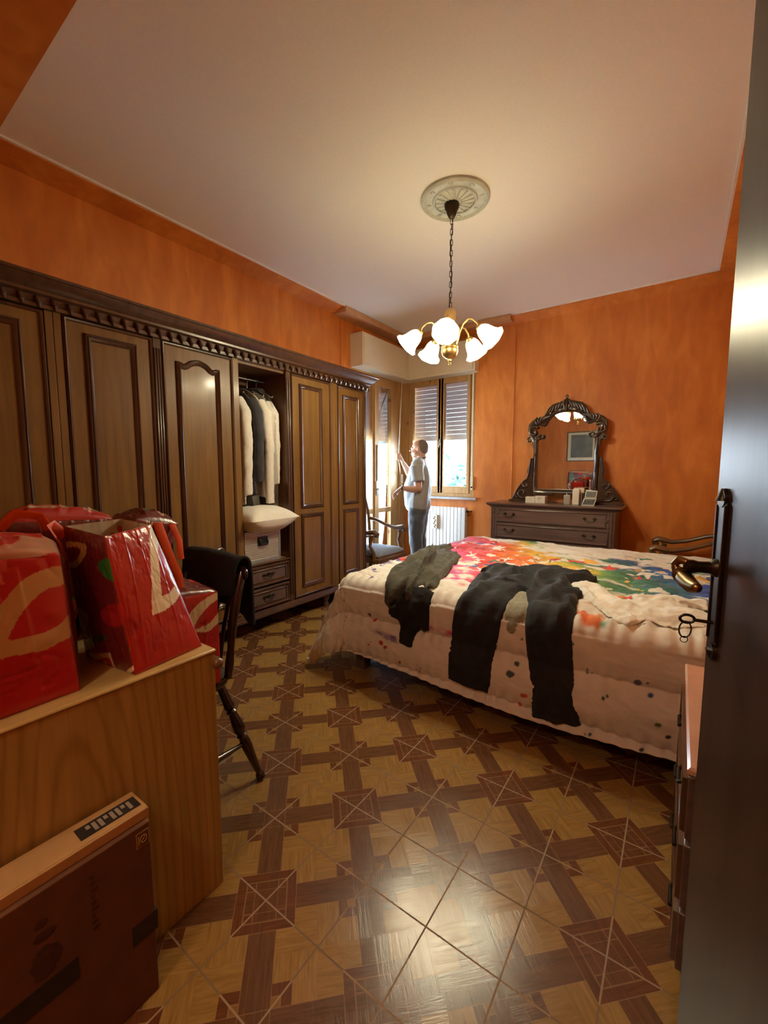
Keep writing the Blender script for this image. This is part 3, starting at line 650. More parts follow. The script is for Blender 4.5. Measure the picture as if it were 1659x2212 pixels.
def cushion(name, m, cx, cy, cz, lx, ly, h, rot, tilt, label, cat, puff=1.0, seed=0, group=None):
    mb = MB(); N = 30; Rm = Matrix.Rotation(rot, 3, 'Z') @ Matrix.Rotation(tilt, 3, 'Y')
    def P(u, v, s_):
        a, b = 2*u-1, 2*v-1
        ph = max(0, (1-abs(a)**2.6))**.55*max(0, (1-abs(b)**2.6))**.55
        pin = 1-.05*(1-abs(a)**2)*(abs(b)**3); pin2 = 1-.05*(1-abs(b)**2)*(abs(a)**3)
        wr_ = .010*(float(fbm(u*5+seed, v*5, 3, seed))-.45)*2
        w_ = Rm @ Vector((a*lx/2*pin2, b*ly/2*pin, s_*(ph*h/2)*puff+wr_*min(1, ph*2)))
        return (cx+w_.x, cy+w_.y, cz+w_.z)
    vs = []; fs = []
    for s_ in (1, -1):
        o = len(vs); vs += [P(i/N, j/N, s_) for i in range(N+1) for j in range(N+1)]
        for i in range(N):
            for j in range(N):
                q = (o+i*(N+1)+j, o+(i+1)*(N+1)+j, o+(i+1)*(N+1)+j+1, o+i*(N+1)+j+1); fs.append(q if s_ > 0 else q[::-1])
    mb.add(vs, fs); o = mb.build(name, m, smooth=80)
    return tag(o, label, cat, group)
cushion('pillow', M['whitefab'], -2.80, 2.172, .895, .46, .49, .235, .06, -.05, 'plump white pillow bulging out on top of the ribbed case', 'pillow', seed=3)

# ================================================================== RADIATOR
rd = empty('radiator', (-2.5, 4.93, .12), 'white ribbed radiator below the far window', 'radiator')
b = MB(); x = -2.86
while x < -2.215:
    b.box(x, x+.046, 4.885, 4.905, .14, .825); b.box(x+.004, x+.042, 4.905, 4.965, .16, .80); x += .0505
b.box(-2.86, -2.21, 4.90, 4.95, .16, .20); b.box(-2.86, -2.21, 4.90, 4.95, .775, .80); b.build('ribs', M['rad'], rd, bevel=.004)
b = MB(); b.box(-2.212, -2.204, 4.885, 4.965, .14, .825); b.build('end_panel', M['rad'], rd, bevel=.003)
b = MB(); b.tube([(-2.205, 4.925, .775), (-2.165, 4.925, .775), (-2.16, 4.925, .775), (-2.16, 4.99, .775)], .011, 10); b.ball((-2.185, 4.925, .775), .018, 10); b.build('valve', M['brassdk'], rd)
hm = MB(); hm.box(-2.655, -2.582, 4.852, 4.883, .53, .715); hm_o = tag(hm.build('radiator_humidifier', M['strap'], bevel=.008), 'small beige water container with floral print hung on the radiator front', 'humidifier')
b = MB()
for k in range(7):
    b.ball((-2.618+.012*sin(k*2.1), 4.852, .555+k*.022), (.012, .002, .010), 8)
b.build('flower_print', M['brassdk'], hm_o)

# ================================================================== DRESSER + MIRROR
dr = empty('dresser', (-1.085, 4.68, 0), 'wide dark brown dresser with long drawers against the far orange wall', 'dresser')
DX0, DX1, DY = -1.70, -.475, 4.46
b = MB(); b.box(DX0, DX1, DY, YF1-.005, .08, .905); b.build('body', M['dresser'], dr, bevel=.004)
b = MB(); P = [(DY-.0, .890), (DY-.012, .900), (DY-.030, .912), (DY-.045, .925), (DY-.045, .938), (DY-.035, .944)]
def topring(off, z): return [(DX0-off, DY-off, z), (DX1+off, DY-off, z), (DX1+off, YF1-.003, z), (DX0-off, YF1-.003, z)]
b.rings([topring(o, z) for o, z in ((0, .892), (.01, .900), (.014, .908), (.030, .915), (.045, .928), (.045, .938), (.038, .943))]); b.build('top', M['dresser'], dr)
for xx in (DX0+.012, DX0+.034, DX1-.034, DX1-.012):
    b = MB(); b.tube([(xx, DY-.003, .10), (xx, DY-.003, .885)], .009, 8); b.build('corner_bead', M['dresser'], dr)
def dhandle(mp, u, v, par, s=1.0):
    q = MB(); q.tube([mp(u-.045*s, v+.012, .004), mp(u-.042*s, v+.006, .018), mp(u-.028*s, v-.010, .022), mp(u+.028*s, v-.010, .022), mp(u+.042*s, v+.006, .018), mp(u+.045*s, v+.012, .004)], .0042, 8)
    for s_ in (-1, 1):
        q.prism([(u+s_*.045*s+.018*cos(a)*(1+.25*cos(4*a)), v+.012+.014*sin(a)*(1+.25*cos(4*a))) for a in np.linspace(0, 2*pi, 20, endpoint=False)], mp, 0, .004)
    q.build('handle', M['brassdk'], par)
zz = .885
for k, (z0, z1) in enumerate(((.735, .885), (.565, .715), (.395, .545), (.225, .375), (.09, .205))):
    d = MB().box(DX0+.055, DX1-.055, DY-.010, DY+.2, z0, z1).build('drawer', M['dresser'], dr, bevel=.002)
    u0, u1 = DX0+.062, DX1-.062
    if k == 0:   # wavy ends
        def side(u, sg):
            return [(u+sg*.016*(1 if abs(t-.5) < .14 else -.0)*cos((t-.5)/.14*pi/2)+sg*(-.010)*sin(pi*t)**2*(1 if abs(t-.5) > .14 else 0), z0+.006+(z1-z0-.012)*t) for t in np.linspace(0, 1, 23)]
        Pp = side(u1-.016, 1)+side(u0+.016, -1)[::-1]; Pp = Pp
    else: Pp = rect(u0, u1, z0+.006, z1-.006)
    q = MB(); q.mould(Pp, [(-.004, 0), (0, .009), (.006, .011), (.011, .004), (.014, 0)], YF(DY-.010)); q.build('edge_moulding', M['dresser'], d, smooth=50)
    for u in (-1.49, -.70): dhandle(YF(DY-.010), u, (z0+z1)/2, d)
for xx in (DX0+.05, DX1-.05):
    for yy in (DY+.05, YF1-.06):
        b = MB(); b.lathe([(0, 0), (.03, 0), (.04, .04), (.035, .085), (0, .086)], xx, yy, 12); b.build('foot', M['dresser'], dr)

mi = empty('dresser_mirror', (-1.02, 4.80, .944), 'carved wooden mirror with scrolled crest standing on the dresser', 'mirror')
MX = -1.022; MY = 4.80
half_in = [(0, 1.09), (.14, 1.09), (.282, 1.09), (.282, 1.30), (.282, 1.50), (.282, 1.655), (.300, 1.668), (.325, 1.69), (.336, 1.72), (.330, 1.755), (.305, 1.782), (.272, 1.788), (.240, 1.772), (.218, 1.768), (.200, 1.782), (.180, 1.820), (.150, 1.862), (.110, 1.893), (.060, 1.908), (0, 1.912)]
half_out = [(0, 1.045), (.16, 1.045), (.322, 1.045), (.330, 1.30), (.330, 1.50), (.345, 1.60), (.378, 1.635), (.385, 1.69), (.398, 1.74), (.392, 1.80), (.350, 1.845), (.305, 1.868), (.255, 1.872), (.225, 1.880), (.208, 1.915), (.190, 1.960), (.150, 2.000), (.100, 2.015), (.040, 2.030), (0, 2.062)]
def full(h): return [(MX+x, z) for x, z in h]+[(MX-x, z) for x, z in h[1:-1][::-1]]
I_, O_ = full(half_in), full(half_out); n = len(I_)
F = YF(MY)
b = MB()
def lerp(t, h): return [F(I_[i][0]*(1-t)+O_[i][0]*t, I_[i][1]*(1-t)+O_[i][1]*t, h) for i in range(n)]
b.rings([lerp(0, -.02), lerp(0, .006), lerp(.12, .020), lerp(.3, .026), lerp(.45, .014), lerp(.6, .018), lerp(.85, .022), lerp(1, .010), lerp(1, -.03)], cap0=False, cap1=False)
b.rings([lerp(0, -.02), lerp(1, -.03)], cap0=False, cap1=False)
b.build('frame', M['carved'], mi, smooth=50)
b = MB(); b.rings([[F(u, v, -.004) for u, v in I_], [F(u, v, -.016) for u, v in I_]]); b.build('mirror_glass', M['mirror'], mi, smooth=0)
b = MB()
def scr(pts, r, z0=.026):   # carved scroll, mirrored
    for s_ in (-1, 1): b.tube([F(MX+s_*x, z, h) for x, z, h in [(p[0], p[1], p[2] if len(p) > 2 else z0) for p in pts]], r, 8, round_ends=True)
def spiral(cx, cz, r0, r1, a0, a1, n=18): return [(cx+(r0+(r1-r0)*t)*cos(a0+(a1-a0)*t), cz+(r0+(r1-r0)*t)*sin(a0+(a1-a0)*t)) for t in np.linspace(0, 1, n)]
scr(spiral(.330, 1.715, .062, .018, 2.2, -3.6), [.013]*9+[.011]*9); scr(spiral(.245, 1.655, .040, .012, -.3, 4.4, 14), .009)
scr([(.30, 1.655), (.285, 1.635), (.27, 1.645)], .016); scr(spiral(.37, 1.63, .028, .010, 1.5, -3.5, 12), .010)
for k in range(5):
    a = .35+k*.22; scr([(.30-.05*k*.35, 1.80+.01*k), (.325-.03*k, 1.845+.004*k), (.30-.035*k, 1.872+.002*k)], [.010, .012, .006])
for k in range(6):
    t = k/5; x = .205-.16*t; z = 1.905+.085*t**.8; scr([(x+.012, z-.03), (x-.002, z+.002), (x-.02, z+.038+.01*t)], [.008, .011, .005])
scr(spiral(.085, 1.955, .036, .010, -2.6, 2.6, 14), .008); scr([(.0, 1.93), (.0, 1.99), (.0, 2.05)], [.016, .022, .010]); scr([(.018, 1.95), (.034, 2.0), (.018, 2.035)], [.010, .012, .006])
scr([(.0, 2.055), (.012, 2.07), (.0, 2.082)], .009)
for z in (1.12, 1.3, 1.48): scr([(.306, z, .024), (.306, z+.15, .024)], .008, .024)
b.build('carving', M['carved'], mi, smooth=60)
for s_ in (-1, 1):
    b = MB(); P = [(.325, .965), (.56, .962), (.545, .99), (.515, 1.04), (.485, 1.10), (.44, 1.16), (.395, 1.20), (.385, 1.24), (.395, 1.28), (.380, 1.34), (.365, 1.42), (.335, 1.43)]
    b.prism([(MX+s_*x, z) for x, z in (P if s_ > 0 else P[::-1])], F, -.015, .012)
    b.prism([(MX+s_*x, z) for x, z in ([(.32, .945), (.585, .945), (.575, .968), (.32, .968)] if s_ > 0 else [(.32, .945), (.585, .945), (.575, .968), (.32, .968)][::-1])], F, -.04, .05)
    for sp, r in ((spiral(.435, 1.04, .062, .014, -2.0, 3.6, 20), .012), (spiral(.40, 1.135, .040, .010, .5, -4.0, 16), .010), (spiral(.50, 1.005, .030, .008, 3.0, -2.0, 12), .009), ([(.39, 1.20), (.372, 1.26), (.365, 1.34), (.35, 1.42)], .011), ([(.545, .985), (.49, 1.09), (.43, 1.17), (.39, 1.20)], .008)):
        b.tube([F(MX+s_*x, z, .018) for x, z in sp], r, 8, round_ends=True)
    b.build('side_bracket', M['carved'], mi, smooth=50)
    MB().box(MX+s_*.10, MX+s_*.31, MY-.02, MY+.02, 1.02, 1.06).build('lower_rail', M['carved'], mi, bevel=.01)

ZD = .9435
def boxthing(name, x0, x1, y0, y1, z0, z1, m, label, cat, bev=.003): return tag(MB().box(x0, x1, y0, y1, z0, z1).build(name, m, bevel=bev), label, cat)
a1 = boxthing('small_box', -1.362, -1.262, 4.575, 4.665, ZD, ZD+.068, M['white'], 'low white box on the dresser, left of its twin', 'box')
a2 = boxthing('small_box', -1.258, -1.155, 4.57, 4.68, ZD, ZD+.078, M['white'], 'slightly taller white box with fine print at the left of the dresser', 'box')
b = MB(); b.box(-1.318, -1.306, 4.5735, 4.5745, ZD+.03, ZD+.036); b.build('printed_mark', M['label'], a1)
b = MB()
for k in range(3): b.box(-1.232, -1.19-.01*k, 4.5685, 4.5695, ZD+.058-.013*k, ZD+.062-.013*k)
b.build('printed_text', M['label'], a2)
boxthing('tall_white_box', -.895, -.832, 4.60, 4.665, ZD, ZD+.158, M['white'], 'tall white carton beside the perfume bottle on the dresser', 'box')
boxthing('cream_box', -.90, -.80, 4.675, 4.735, ZD, ZD+.17, M['strap'], 'cream box behind the tall white carton on the dresser', 'box')
boxthing('dark_box', -.812, -.775, 4.64, 4.70, ZD, ZD+.12, M['black'], 'small black box between white carton and photo frame', 'box')
pb = empty('perfume_bottle', (-.94, 4.59, ZD), 'square clear glass perfume bottle in front of the tall white carton', 'bottle')
gl, gn, gp = new('clear_bottle_glass'); gp.inputs['Base Color'].default_value = (.75, .76, .70, 1); gp.inputs['Roughness'].default_value = .08; gp.inputs['Transmission Weight'].default_value = .5
MB().box(-.972, -.912, 4.572, 4.604, ZD, ZD+.098).build('glass_body', gl, pb, bevel=.006)
MB().box(-.955, -.928, 4.577, 4.599, ZD+.098, ZD+.145).build('cap', M['glass'], pb, bevel=.004)
MB().lathe([(0, ZD+.098), (.007, ZD+.098), (.007, ZD+.13), (0, ZD+.13)], -.9415, 4.588, 10).build('spray_neck', M['steel'], pb)
pf = empty('photo_frame', (-.76, 4.58, ZD), 'small leaning double photo frame with two black and white pictures on the dresser', 'photo frame')
b1 = MB(); b2 = MB()
def card(bm, x0, z0, w_, h_, sk, y, lean, th, ins=0): 
    P = [(x0+ins, z0+ins), (x0+w_-ins, z0+ins), (x0+w_+sk-ins, z0+h_-ins), (x0+sk+ins, z0+h_-ins)]
    mp = lambda u, v, h: (u, y+(v-ZD)*lean-h, v); bm.prism(P, mp, th[0], th[1])
card(b1, -.80, ZD, .115, .072, .02, 4.57, .18, (0, .006)); card(b1, -.775, ZD+.076, .105, .072, .008, 4.57, .18, (0, .006))
b1.build('frame', M['white'], pf, bevel=.002); card(b2, -.80, ZD, .115, .072, .02, 4.57, .18, (.006, .0075), .007); card(b2, -.775, ZD+.076, .105, .072, .008, 4.57, .18, (.006, .0075), .007); b2.build('photographs', M['photo'], pf)

# picture on the near wall (seen in the mirror)
pc = empty('framed_picture', (-1.75, YB, 1.5), 'framed dark picture with cream mount, seen reflected in the dresser mirror', 'picture')
b = MB(); b.mould([(-2.02, 1.50), (-1.44, 1.50), (-1.44, 2.12), (-2.02, 2.12)], [(0, 0), (0, .02), (.022, .022), (.022, .006)], lambda u, v, h: (u, YB+h, v)); b.build('frame', M['gilt'], pc)
MB().box(-2.0, -1.46, YB, YB+.008, 1.52, 2.10).build('mount', M['mat_w'], pc)
MB().box(-1.94, -1.52, YB+.008, YB+.010, 1.58, 2.05).build('print', M['picture'], pc)
MB().box(-2.0, -1.46, YB+.012, YB+.014, 1.52, 2.10).build('pane', glassm('picture_glass'), pc)

# ================================================================== CHANDELIER
cx, cy = -1.322, 2.635
ro = MB(); ro.lathe([(0, ZC), (.222, ZC), (.222, ZC-.014), (.214, ZC-.022), (.205, ZC-.026), (.196, ZC-.020), (.19, ZC-.012), (.148, ZC-.012), (.140, ZC-.022), (.132, ZC-.022), (.128, ZC-.012), (.06, ZC-.024), (0, ZC-.024)], cx+.022, cy+.0, 72)
for k in range(44):
    a = 2*pi*k/44; ro.ball((cx+.022+.131*cos(a), cy+.131*sin(a), ZC-.020), (.007, .007, .006), 6)
for k in range(8):
    a = 2*pi*k/8+.3; c0 = Vector((cx+.022+.168*cos(a), cy+.168*sin(a), ZC-.014))
    for j in range(-2, 3):
        d = Vector((cos(a+j*.5), sin(a+j*.5), 0)); ro.tube([c0-d*.006, c0+d*.018], [.006, .003], 6, flat=.8, round_ends=True)
for k in range(16):
    a = 2*pi*k/16; ro.tube([(cx+.022+.04*cos(a), cy+.04*sin(a), ZC-.024), (cx+.022+.122*cos(a), cy+.122*sin(a), ZC-.014)], [.006, .009], 6)
tag(ro.build('ceiling_rosette', M['plaster'], smooth=40), 'round pale green plaster rosette on the ceiling above the chandelier', 'ceiling rosette')
ch = empty('chandelier', (cx, cy, ZC-.02), 'five-armed chandelier with glowing bell shades hanging on a chain', 'chandelier')
b = MB(); z = ZC-.022; b.lathe([(0, z), (.046, z), (.050, z-.010), (.046, z-.03), (.036, z-.045), (.028, z-.07), (.018, z-.088), (.006, z-.095), (0, z-.096)], cx, cy, 28); b.build('canopy', M['brassdk'], ch)
b = MB(); zt, zb = ZC-.115, 2.372; nl = 17; ll = (zt-zb)/nl
for k in range(nl):
    zc = zt-ll*(k+.5); A = radians(90*(k % 2)+35); hh = ll*.62; r = .0085
    pts = [(cx+r*cos(t)*cos(A), cy+r*cos(t)*sin(A), zc+(hh-r)*(1 if sin(t) > 0 else -1)+r*sin(t)) for t in np.linspace(.01, 2*pi, 16, endpoint=False)]
    b.tube(pts, .0022, 6, loop=True)
b.build('chain', M['brassdk'], ch)
b = MB(); b.tube([(cx+.010*sin(i*.9), cy+.008*cos(i*1.1), ZC-.11-i*(zt-zb+.01)/14) for i in range(15)], .0028, 6); b.build('cable', M['brassdk'], ch)
b = MB(); b.lathe([(0, 2.375), (.012, 2.372), (.03, 2.362), (.042, 2.345), (.044, 2.325), (.036, 2.295), (.026, 2.265), (.022, 2.22), (.020, 2.16), (.022, 2.135), (.04, 2.128), (.044, 2.12), (.030, 2.118), (0, 2.117)], cx, cy, 8); b.build('stem', M['goldcer'], ch, smooth=60)
b = MB(); b.lathe([(0, 2.135), (.05, 2.132), (.056, 2.118), (.052, 2.108), (.056, 2.102), (.056, 2.09), (.048, 2.062), (.03, 2.045), (.012, 2.038), (.012, 2.028), (.004, 2.018), (0, 2.016)], cx, cy, 28)
b.tube([(cx+.009*sin(t), cy, 2.008-.009*cos(t)) for t in np.linspace(0, 2*pi, 14, endpoint=False)], .002, 6, loop=True); b.build('bowl', M['gold'], ch)
rgt = Vector((.816, .578, 0)); dep = Vector((-.578, .816, 0)); BULBS = []
for k in range(5):
    a = radians(256+72*k); D = rgt*cos(a)+dep*sin(a)
    C0 = Vector((cx, cy, 0))
    P = [C0+D*r+Vector((0, 0, z)) for r, z in ((.045, 2.125), (.058, 2.16), (.070, 2.205), (.092, 2.252), (.125, 2.276), (.158, 2.272), (.190, 2.242), (.203, 2.215))]
    arm = MB().tube(P, [.006]*8, 8).build('arm', M['gold'], ch)
    neck = C0+D*.205+Vector((0, 0, 2.212)); axis = (D*.72-Vector((0, 0, .69))).normalized()
    Mx = axis.to_track_quat('Z', 'Y').to_matrix()
    T4 = Matrix.Translation(neck) @ Mx.to_4x4()
    b = MB(); b.lathe([(0, -.012), (.02, -.010), (.026, .002), (.024, .020), (0, .02)], n=16, M=T4); b.build('socket_cup', M['gold'], arm)
    b = MB(); outp = [(.024, .006), (.036, .018), (.046, .04), (.051, .065), (.056, .09), (.066, .112), (.082, .128)]; prof = outp
    ring = []
    for r, z in prof: 
        ring.append([tuple(T4 @ Vector((r*cos(t)*(1+.03*sin(8*t)*(z/.13)), r*sin(t)*(1+.03*sin(8*t)*(z/.13)), z))) for t in np.linspace(0, 2*pi, 48, endpoint=False)])
    b.rings(ring, cap0=False, cap1=False); sh = b.build('lamp_shade', [M['shade'], M['shade_neck']], arm, smooth=70)
    for f_ in sh.data.polygons:
        if f_.index < 48*2: f_.material_index = 1
    bl = MB(); bl.ball(tuple(T4 @ Vector((0, 0, .062))), .019, 14, M=Mx); bl.build('bulb', M['bulb'], sh)
    BULBS.append(T4 @ Vector((0, 0, .095)))

# ================================================================== BED
BX0, BX1, BYn, BYb, BT = -1.70, .29, 2.09, 3.98, .60
bd = empty('bed', (-.7, 3.0, 0), 'double bed with dark wooden legs under the paint-splashed duvet', 'bed')
MB().box(BX0+.03, BX1, BYn+.01, BYb-.01, .20, .32).build('bed_base', M['dresser'], bd, bevel=.004)
MB().box(BX0+.01, BX1-.01, BYn-.02+.02, BYb, .32, .565).build('mattress', M['whitefab'], bd, bevel=.05)
for xx, yy in ((BX0+.06, BYn-.035), (BX1-.05, BYn-.035), (BX0+.06, BYb-.05), (BX1-.05, BYb-.05)):
    MB().box(xx-.035, xx+.035, yy-.012, yy+.058, 0, .24).build('leg', M['dresser'], bd, bevel=.003)
for xx, yy in ((-.9, 2.35), (-.9, 3.6), (-.1, 2.35)):
    MB().tube([(xx, yy, 0), (xx, yy, .21)], .014, 10).build('support_leg', M['rad'], bd)
b = MB(); b.prism([(2.0, .1), (4.05, .1), (4.05, .78), (3.6, .92), (3.02, .98), (2.45, .92), (2.0, .78)], lambda u, v, h: (XR-.002-h, u, v), 0, .036); b.build('headboard', M['carved'], bd, bevel=.01)

# ---- duvet surface
OV_F, OV_N = .50, .50; rr0 = .075
def Dbase(a, b):
    a = np.asarray(a, float); b = np.asarray(b, float)
    da = np.maximum(0, BX0-a); dn = np.maximum(0, BYn-b); df = np.maximum(0, b-BYb); db = np.maximum(dn, df)
    d = np.sqrt(da**2+db**2)+1e-9; ux = -da/d; uy = (-dn+df)/d
    th = np.minimum(d, rr0*pi/2)/rr0; rest = np.maximum(0, d-rr0*pi/2)
    corner = np.minimum(1, np.minimum(da, db)/.18)
    fl = .10+.22*(da > 0)*(da/(d))+.25*corner
    out = rr0*np.sin(th)+rest*np.sin(fl*.8); z = BT-rr0*(1-np.cos(th))-rest*np.cos(fl*.8)
    lo = np.maximum(0, .035-z); z = np.maximum(z, .035); out = out+lo*.6
    x = np.maximum(a, BX0)+ux*out; y = np.clip(b, BYn, BYb)+uy*out
    return x, y, z, d
def Dn(a, b, e=.004):
    x, y, z, d = Dbase(a, b); x1, y1, z1, _ = Dbase(np.asarray(a)+e, b); x2, y2, z2, _ = Dbase(a, np.asarray(b)+e)
    t1 = np.stack([x1-x, y1-y, z1-z], -1); t2 = np.stack([x2-x, y2-y, z2-z], -1); n = np.cross(t1, t2)
    n /= np.linalg.norm(n, axis=-1, keepdims=True)+1e-12
    return np.stack([x, y, z], -1), n, d
def puff(a, b):
    a = np.asarray(a, float); b = np.asarray(b, float); x, y, z, d = Dbase(a, b)
    dn = BYn-b
    q = lambda t, p: np.abs(np.sin(pi*t/p))**.55
    top = .022*q(b-BYn+.0, .31)*(.35+.65*q(a+.2, .62))
    side = .034*np.where(dn < .26, q(dn, .26), q(dn-.26, .24))
    base = np.where(dn > 0, side, top)
    fo = .022*q(BX0-a, .26); base = np.where((a < BX0) & (dn <= 0), fo, base)
    nz = .017*(fbm(a*9+b*3, b*13, 4, 5)-.47)*2*np.where(d > 1e-6, .45, 1.15)
    ridg = .030*np.abs(fbm(a*5+2*fbm(a*2, b*2, 2, 9), b*11, 3, 11)-.45)*np.where(d > 1e-6, .3, 1.2)
    seam = np.exp(-np.abs(dn-.02)/.05)+np.exp(-np.abs(dn-.26)/.04)*.8+np.exp(-np.abs(dn-.5)/.04)
    fold = .009*np.sin(a*95+6*vn(a*6, b*2, 3))*np.clip(seam, 0, 1)*(dn > -.05)
    big = .022*(vn(a*2.6, b*1.2, 8)-.5)*(dn > .1)
    return base+nz+ridg+fold+big
NA, NB = 640, 700
ga = np.linspace(BX0-OV_F, BX1, NA); gb = np.linspace(BYn-OV_N, BYb+.42, NB)
A, B = np.meshgrid(ga, gb, indexing='ij')
# wavy hem: lower in the middle
stretch = 1+.10*np.exp(-((A+.55)/.75)**2)
Bm = np.where(B < BYn, BYn-(BYn-B)*stretch, B)
pos, nrm, dd = Dn(A, Bm); pos = pos+nrm*(puff(A, Bm)+.006)[..., None]
pos[..., 2] = np.maximum(pos[..., 2], .012)
# colours
W_ = np.array([.70, .66, .59]); colr = np.tile(W_, (NA, NB, 1)); 
stops = [(-2.2, (.12, .03, .14)), (-1.82, (.16, .07, .32)), (-1.66, (.45, .16, .50)), (-1.50, (.72, .10, .36)), (-1.30, (.80, .05, .10)), (-1.05, (.82, .07, .03)), (-.85, (.85, .18, .02)), (-.68, (.86, .50, .04)), (-.52, (.18, .38, .07)), (-.36, (.05, .22, .10)), (-.20, (.03, .14, .14)), (-.02, (.03, .12, .38)), (.14, (.03, .06, .40)), (.30, (.10, .30, .08))]
sx = np.array([s[0] for s in stops]); sc = np.array([s[1] for s in stops])
wa = A+.55*(fbm(A*3, B*4, 4, 21)-.47)+.50*(B-3.0)
hue = np.stack([np.interp(wa, sx, sc[:, i]) for i in range(3)], -1)
accent = np.array([(.75, .05, .02), (.03, .20, .10), (.05, .08, .35), (.85, .45, .05), (.20, .45, .30), (.02, .05, .08)])
cen = np.interp(A, [-2.1, -1.75, -1.2, -.7, -.3, .3], [3.35, 3.25, 3.05, 3.0, 2.86, 2.95]); hw = np.interp(A, [-2.1, -1.75, -1.3, -.9, -.6, -.3, .3], [.55, .60, .70, .55, .30, .42, .50])
m0 = 1-np.abs(B-cen)/hw
ns = fbm(A*4.5+B*1.5, B*9, 5, 31); star = fbm(A*14, B*15, 3, 41)
mask = 1/(1+np.exp(-np.clip((m0*.62+(ns-.47)*2.0+.06)*26, -30, 30)))
mask = mask*np.where(star > .64, .06, 1)
ac = fbm(A*6+4, B*8, 3, 51); idx = (vn(A*3.1, B*3.3, 61)*5.99).astype(int); hue2 = np.where((ac > .575)[..., None], accent[idx], hue)
shade_v = (.45+.8*fbm(A*18, B*22, 2, 71))[..., None]
colr = colr*(1-mask[..., None])+np.clip(hue2*shade_v, 0, 1)*mask[..., None]
# white and coloured stars in the splash
rs2 = np.random.RandomState(5)
for k in range(46):
    a = rs2.uniform(-1.75, .2); b_ = float(np.interp(a, [-1.75, .2], [3.2, 2.9]))+rs2.uniform(-.5, .5); R_ = rs2.uniform(.035, .085); npt = 6; ph = rs2.rand()*6
    i0, i1 = np.searchsorted(ga, [a-R_, a+R_]); j0, j1 = np.searchsorted(gb, [b_-R_, b_+R_])
    if i1-i0 < 2 or j1-j0 < 2: continue
    P_ = [(a+R_*(1 if q % 2 == 0 else .42)*cos(ph+pi*q/npt), b_+R_*(1 if q % 2 == 0 else .42)*sin(ph+pi*q/npt)) for q in range(2*npt)]
    ins_ = pip(P_, A[i0:i1, j0:j1], B[i0:i1, j0:j1]); cc_ = W_ if k % 3 else accent[k % 6]
    colr[i0:i1, j0:j1][ins_] = cc_
# scattered spots
rs = np.random.RandomState(12)
def spot(a, b, r, c, el=1.0, ang=0):
    da_ = A-a; db_ = B-b; u = da_*cos(ang)+db_*sin(ang); v = (-da_*sin(ang)+db_*cos(ang))*el
    q = np.sqrt(u*u+v*v)*(1+.7*(vn(A*60, B*60, 5)-.5)); mk = np.clip((r-q)/.004+.5, 0, 1)[..., None]
    global colr; colr = colr*(1-mk)+np.array(c)*mk
for k in range(30):
    a = rs.uniform(-2.15, .28); b_ = rs.uniform(BYn-.48, BYn+.25)
    c = stops[int(np.clip(np.searchsorted(sx, a), 0, len(stops)-1))][1]
    for j in range(rs.randint(1, 4)): spot(a+rs.uniform(-.03, .03), b_+rs.uniform(-.035, .035), rs.uniform(.003, .009), np.array(c)*.6, rs.uniform(.7, 1.8), rs.uniform(0, 3))
for k in range(110):
    a = rs.uniform(-2.15, -1.55); b_ = rs.uniform(2.05, 4.2); spot(a, b_, rs.uniform(.008, .022), (.10, .06, .28), rs.uniform(1, 3), rs.uniform(-.6, .6))
for a, b_, r, c in ((-1.50, 1.86, .022, (.16, .02, .02)), (-1.47, 1.83, .018, (.45, .02, .01)), (-1.40, 1.72, .024, (.4, .02, .01)), (-1.37, 1.70, .016, (.4, .02, .01)), (-1.27, 1.64, .018, (.4, .03, .02)), (-.60, 1.82, .020, (.05, .08, .09)), (-.63, 1.77, .03, (.06, .09, .10)), (-.56, 1.69, .024, (.5, .10, .02)), (-.58, 1.64, .016, (.5, .10, .02)), (-.10, 1.86, .020, (.10, .11, .16)), (-.02, 1.72, .02, (.10, .16, .03)), (.02, 1.68, .016, (.02, .02, .03)), (-.07, 1.60, .016, (.02, .06, .04))):
    spot(a, b_, r*.68, c, 1.3, .4)
mb = MB(); mb.v = pos.reshape(-1, 3).tolist()
ii = np.arange(NA*NB).reshape(NA, NB); mb.f = np.stack([ii[:-1, :-1], ii[1:, :-1], ii[1:, 1:], ii[:-1, 1:]], -1).reshape(-1, 4).tolist()
mb.c = colr.reshape(-1, 3)
dv = mb.build('duvet', M['duvet'], smooth=180); so = dv.modifiers.new('thickness', 'SOLIDIFY'); so.thickness = .014; so.offset = -1
tag(dv, 'white quilted duvet with rainbow paint splashes draped over the bed', 'duvet')

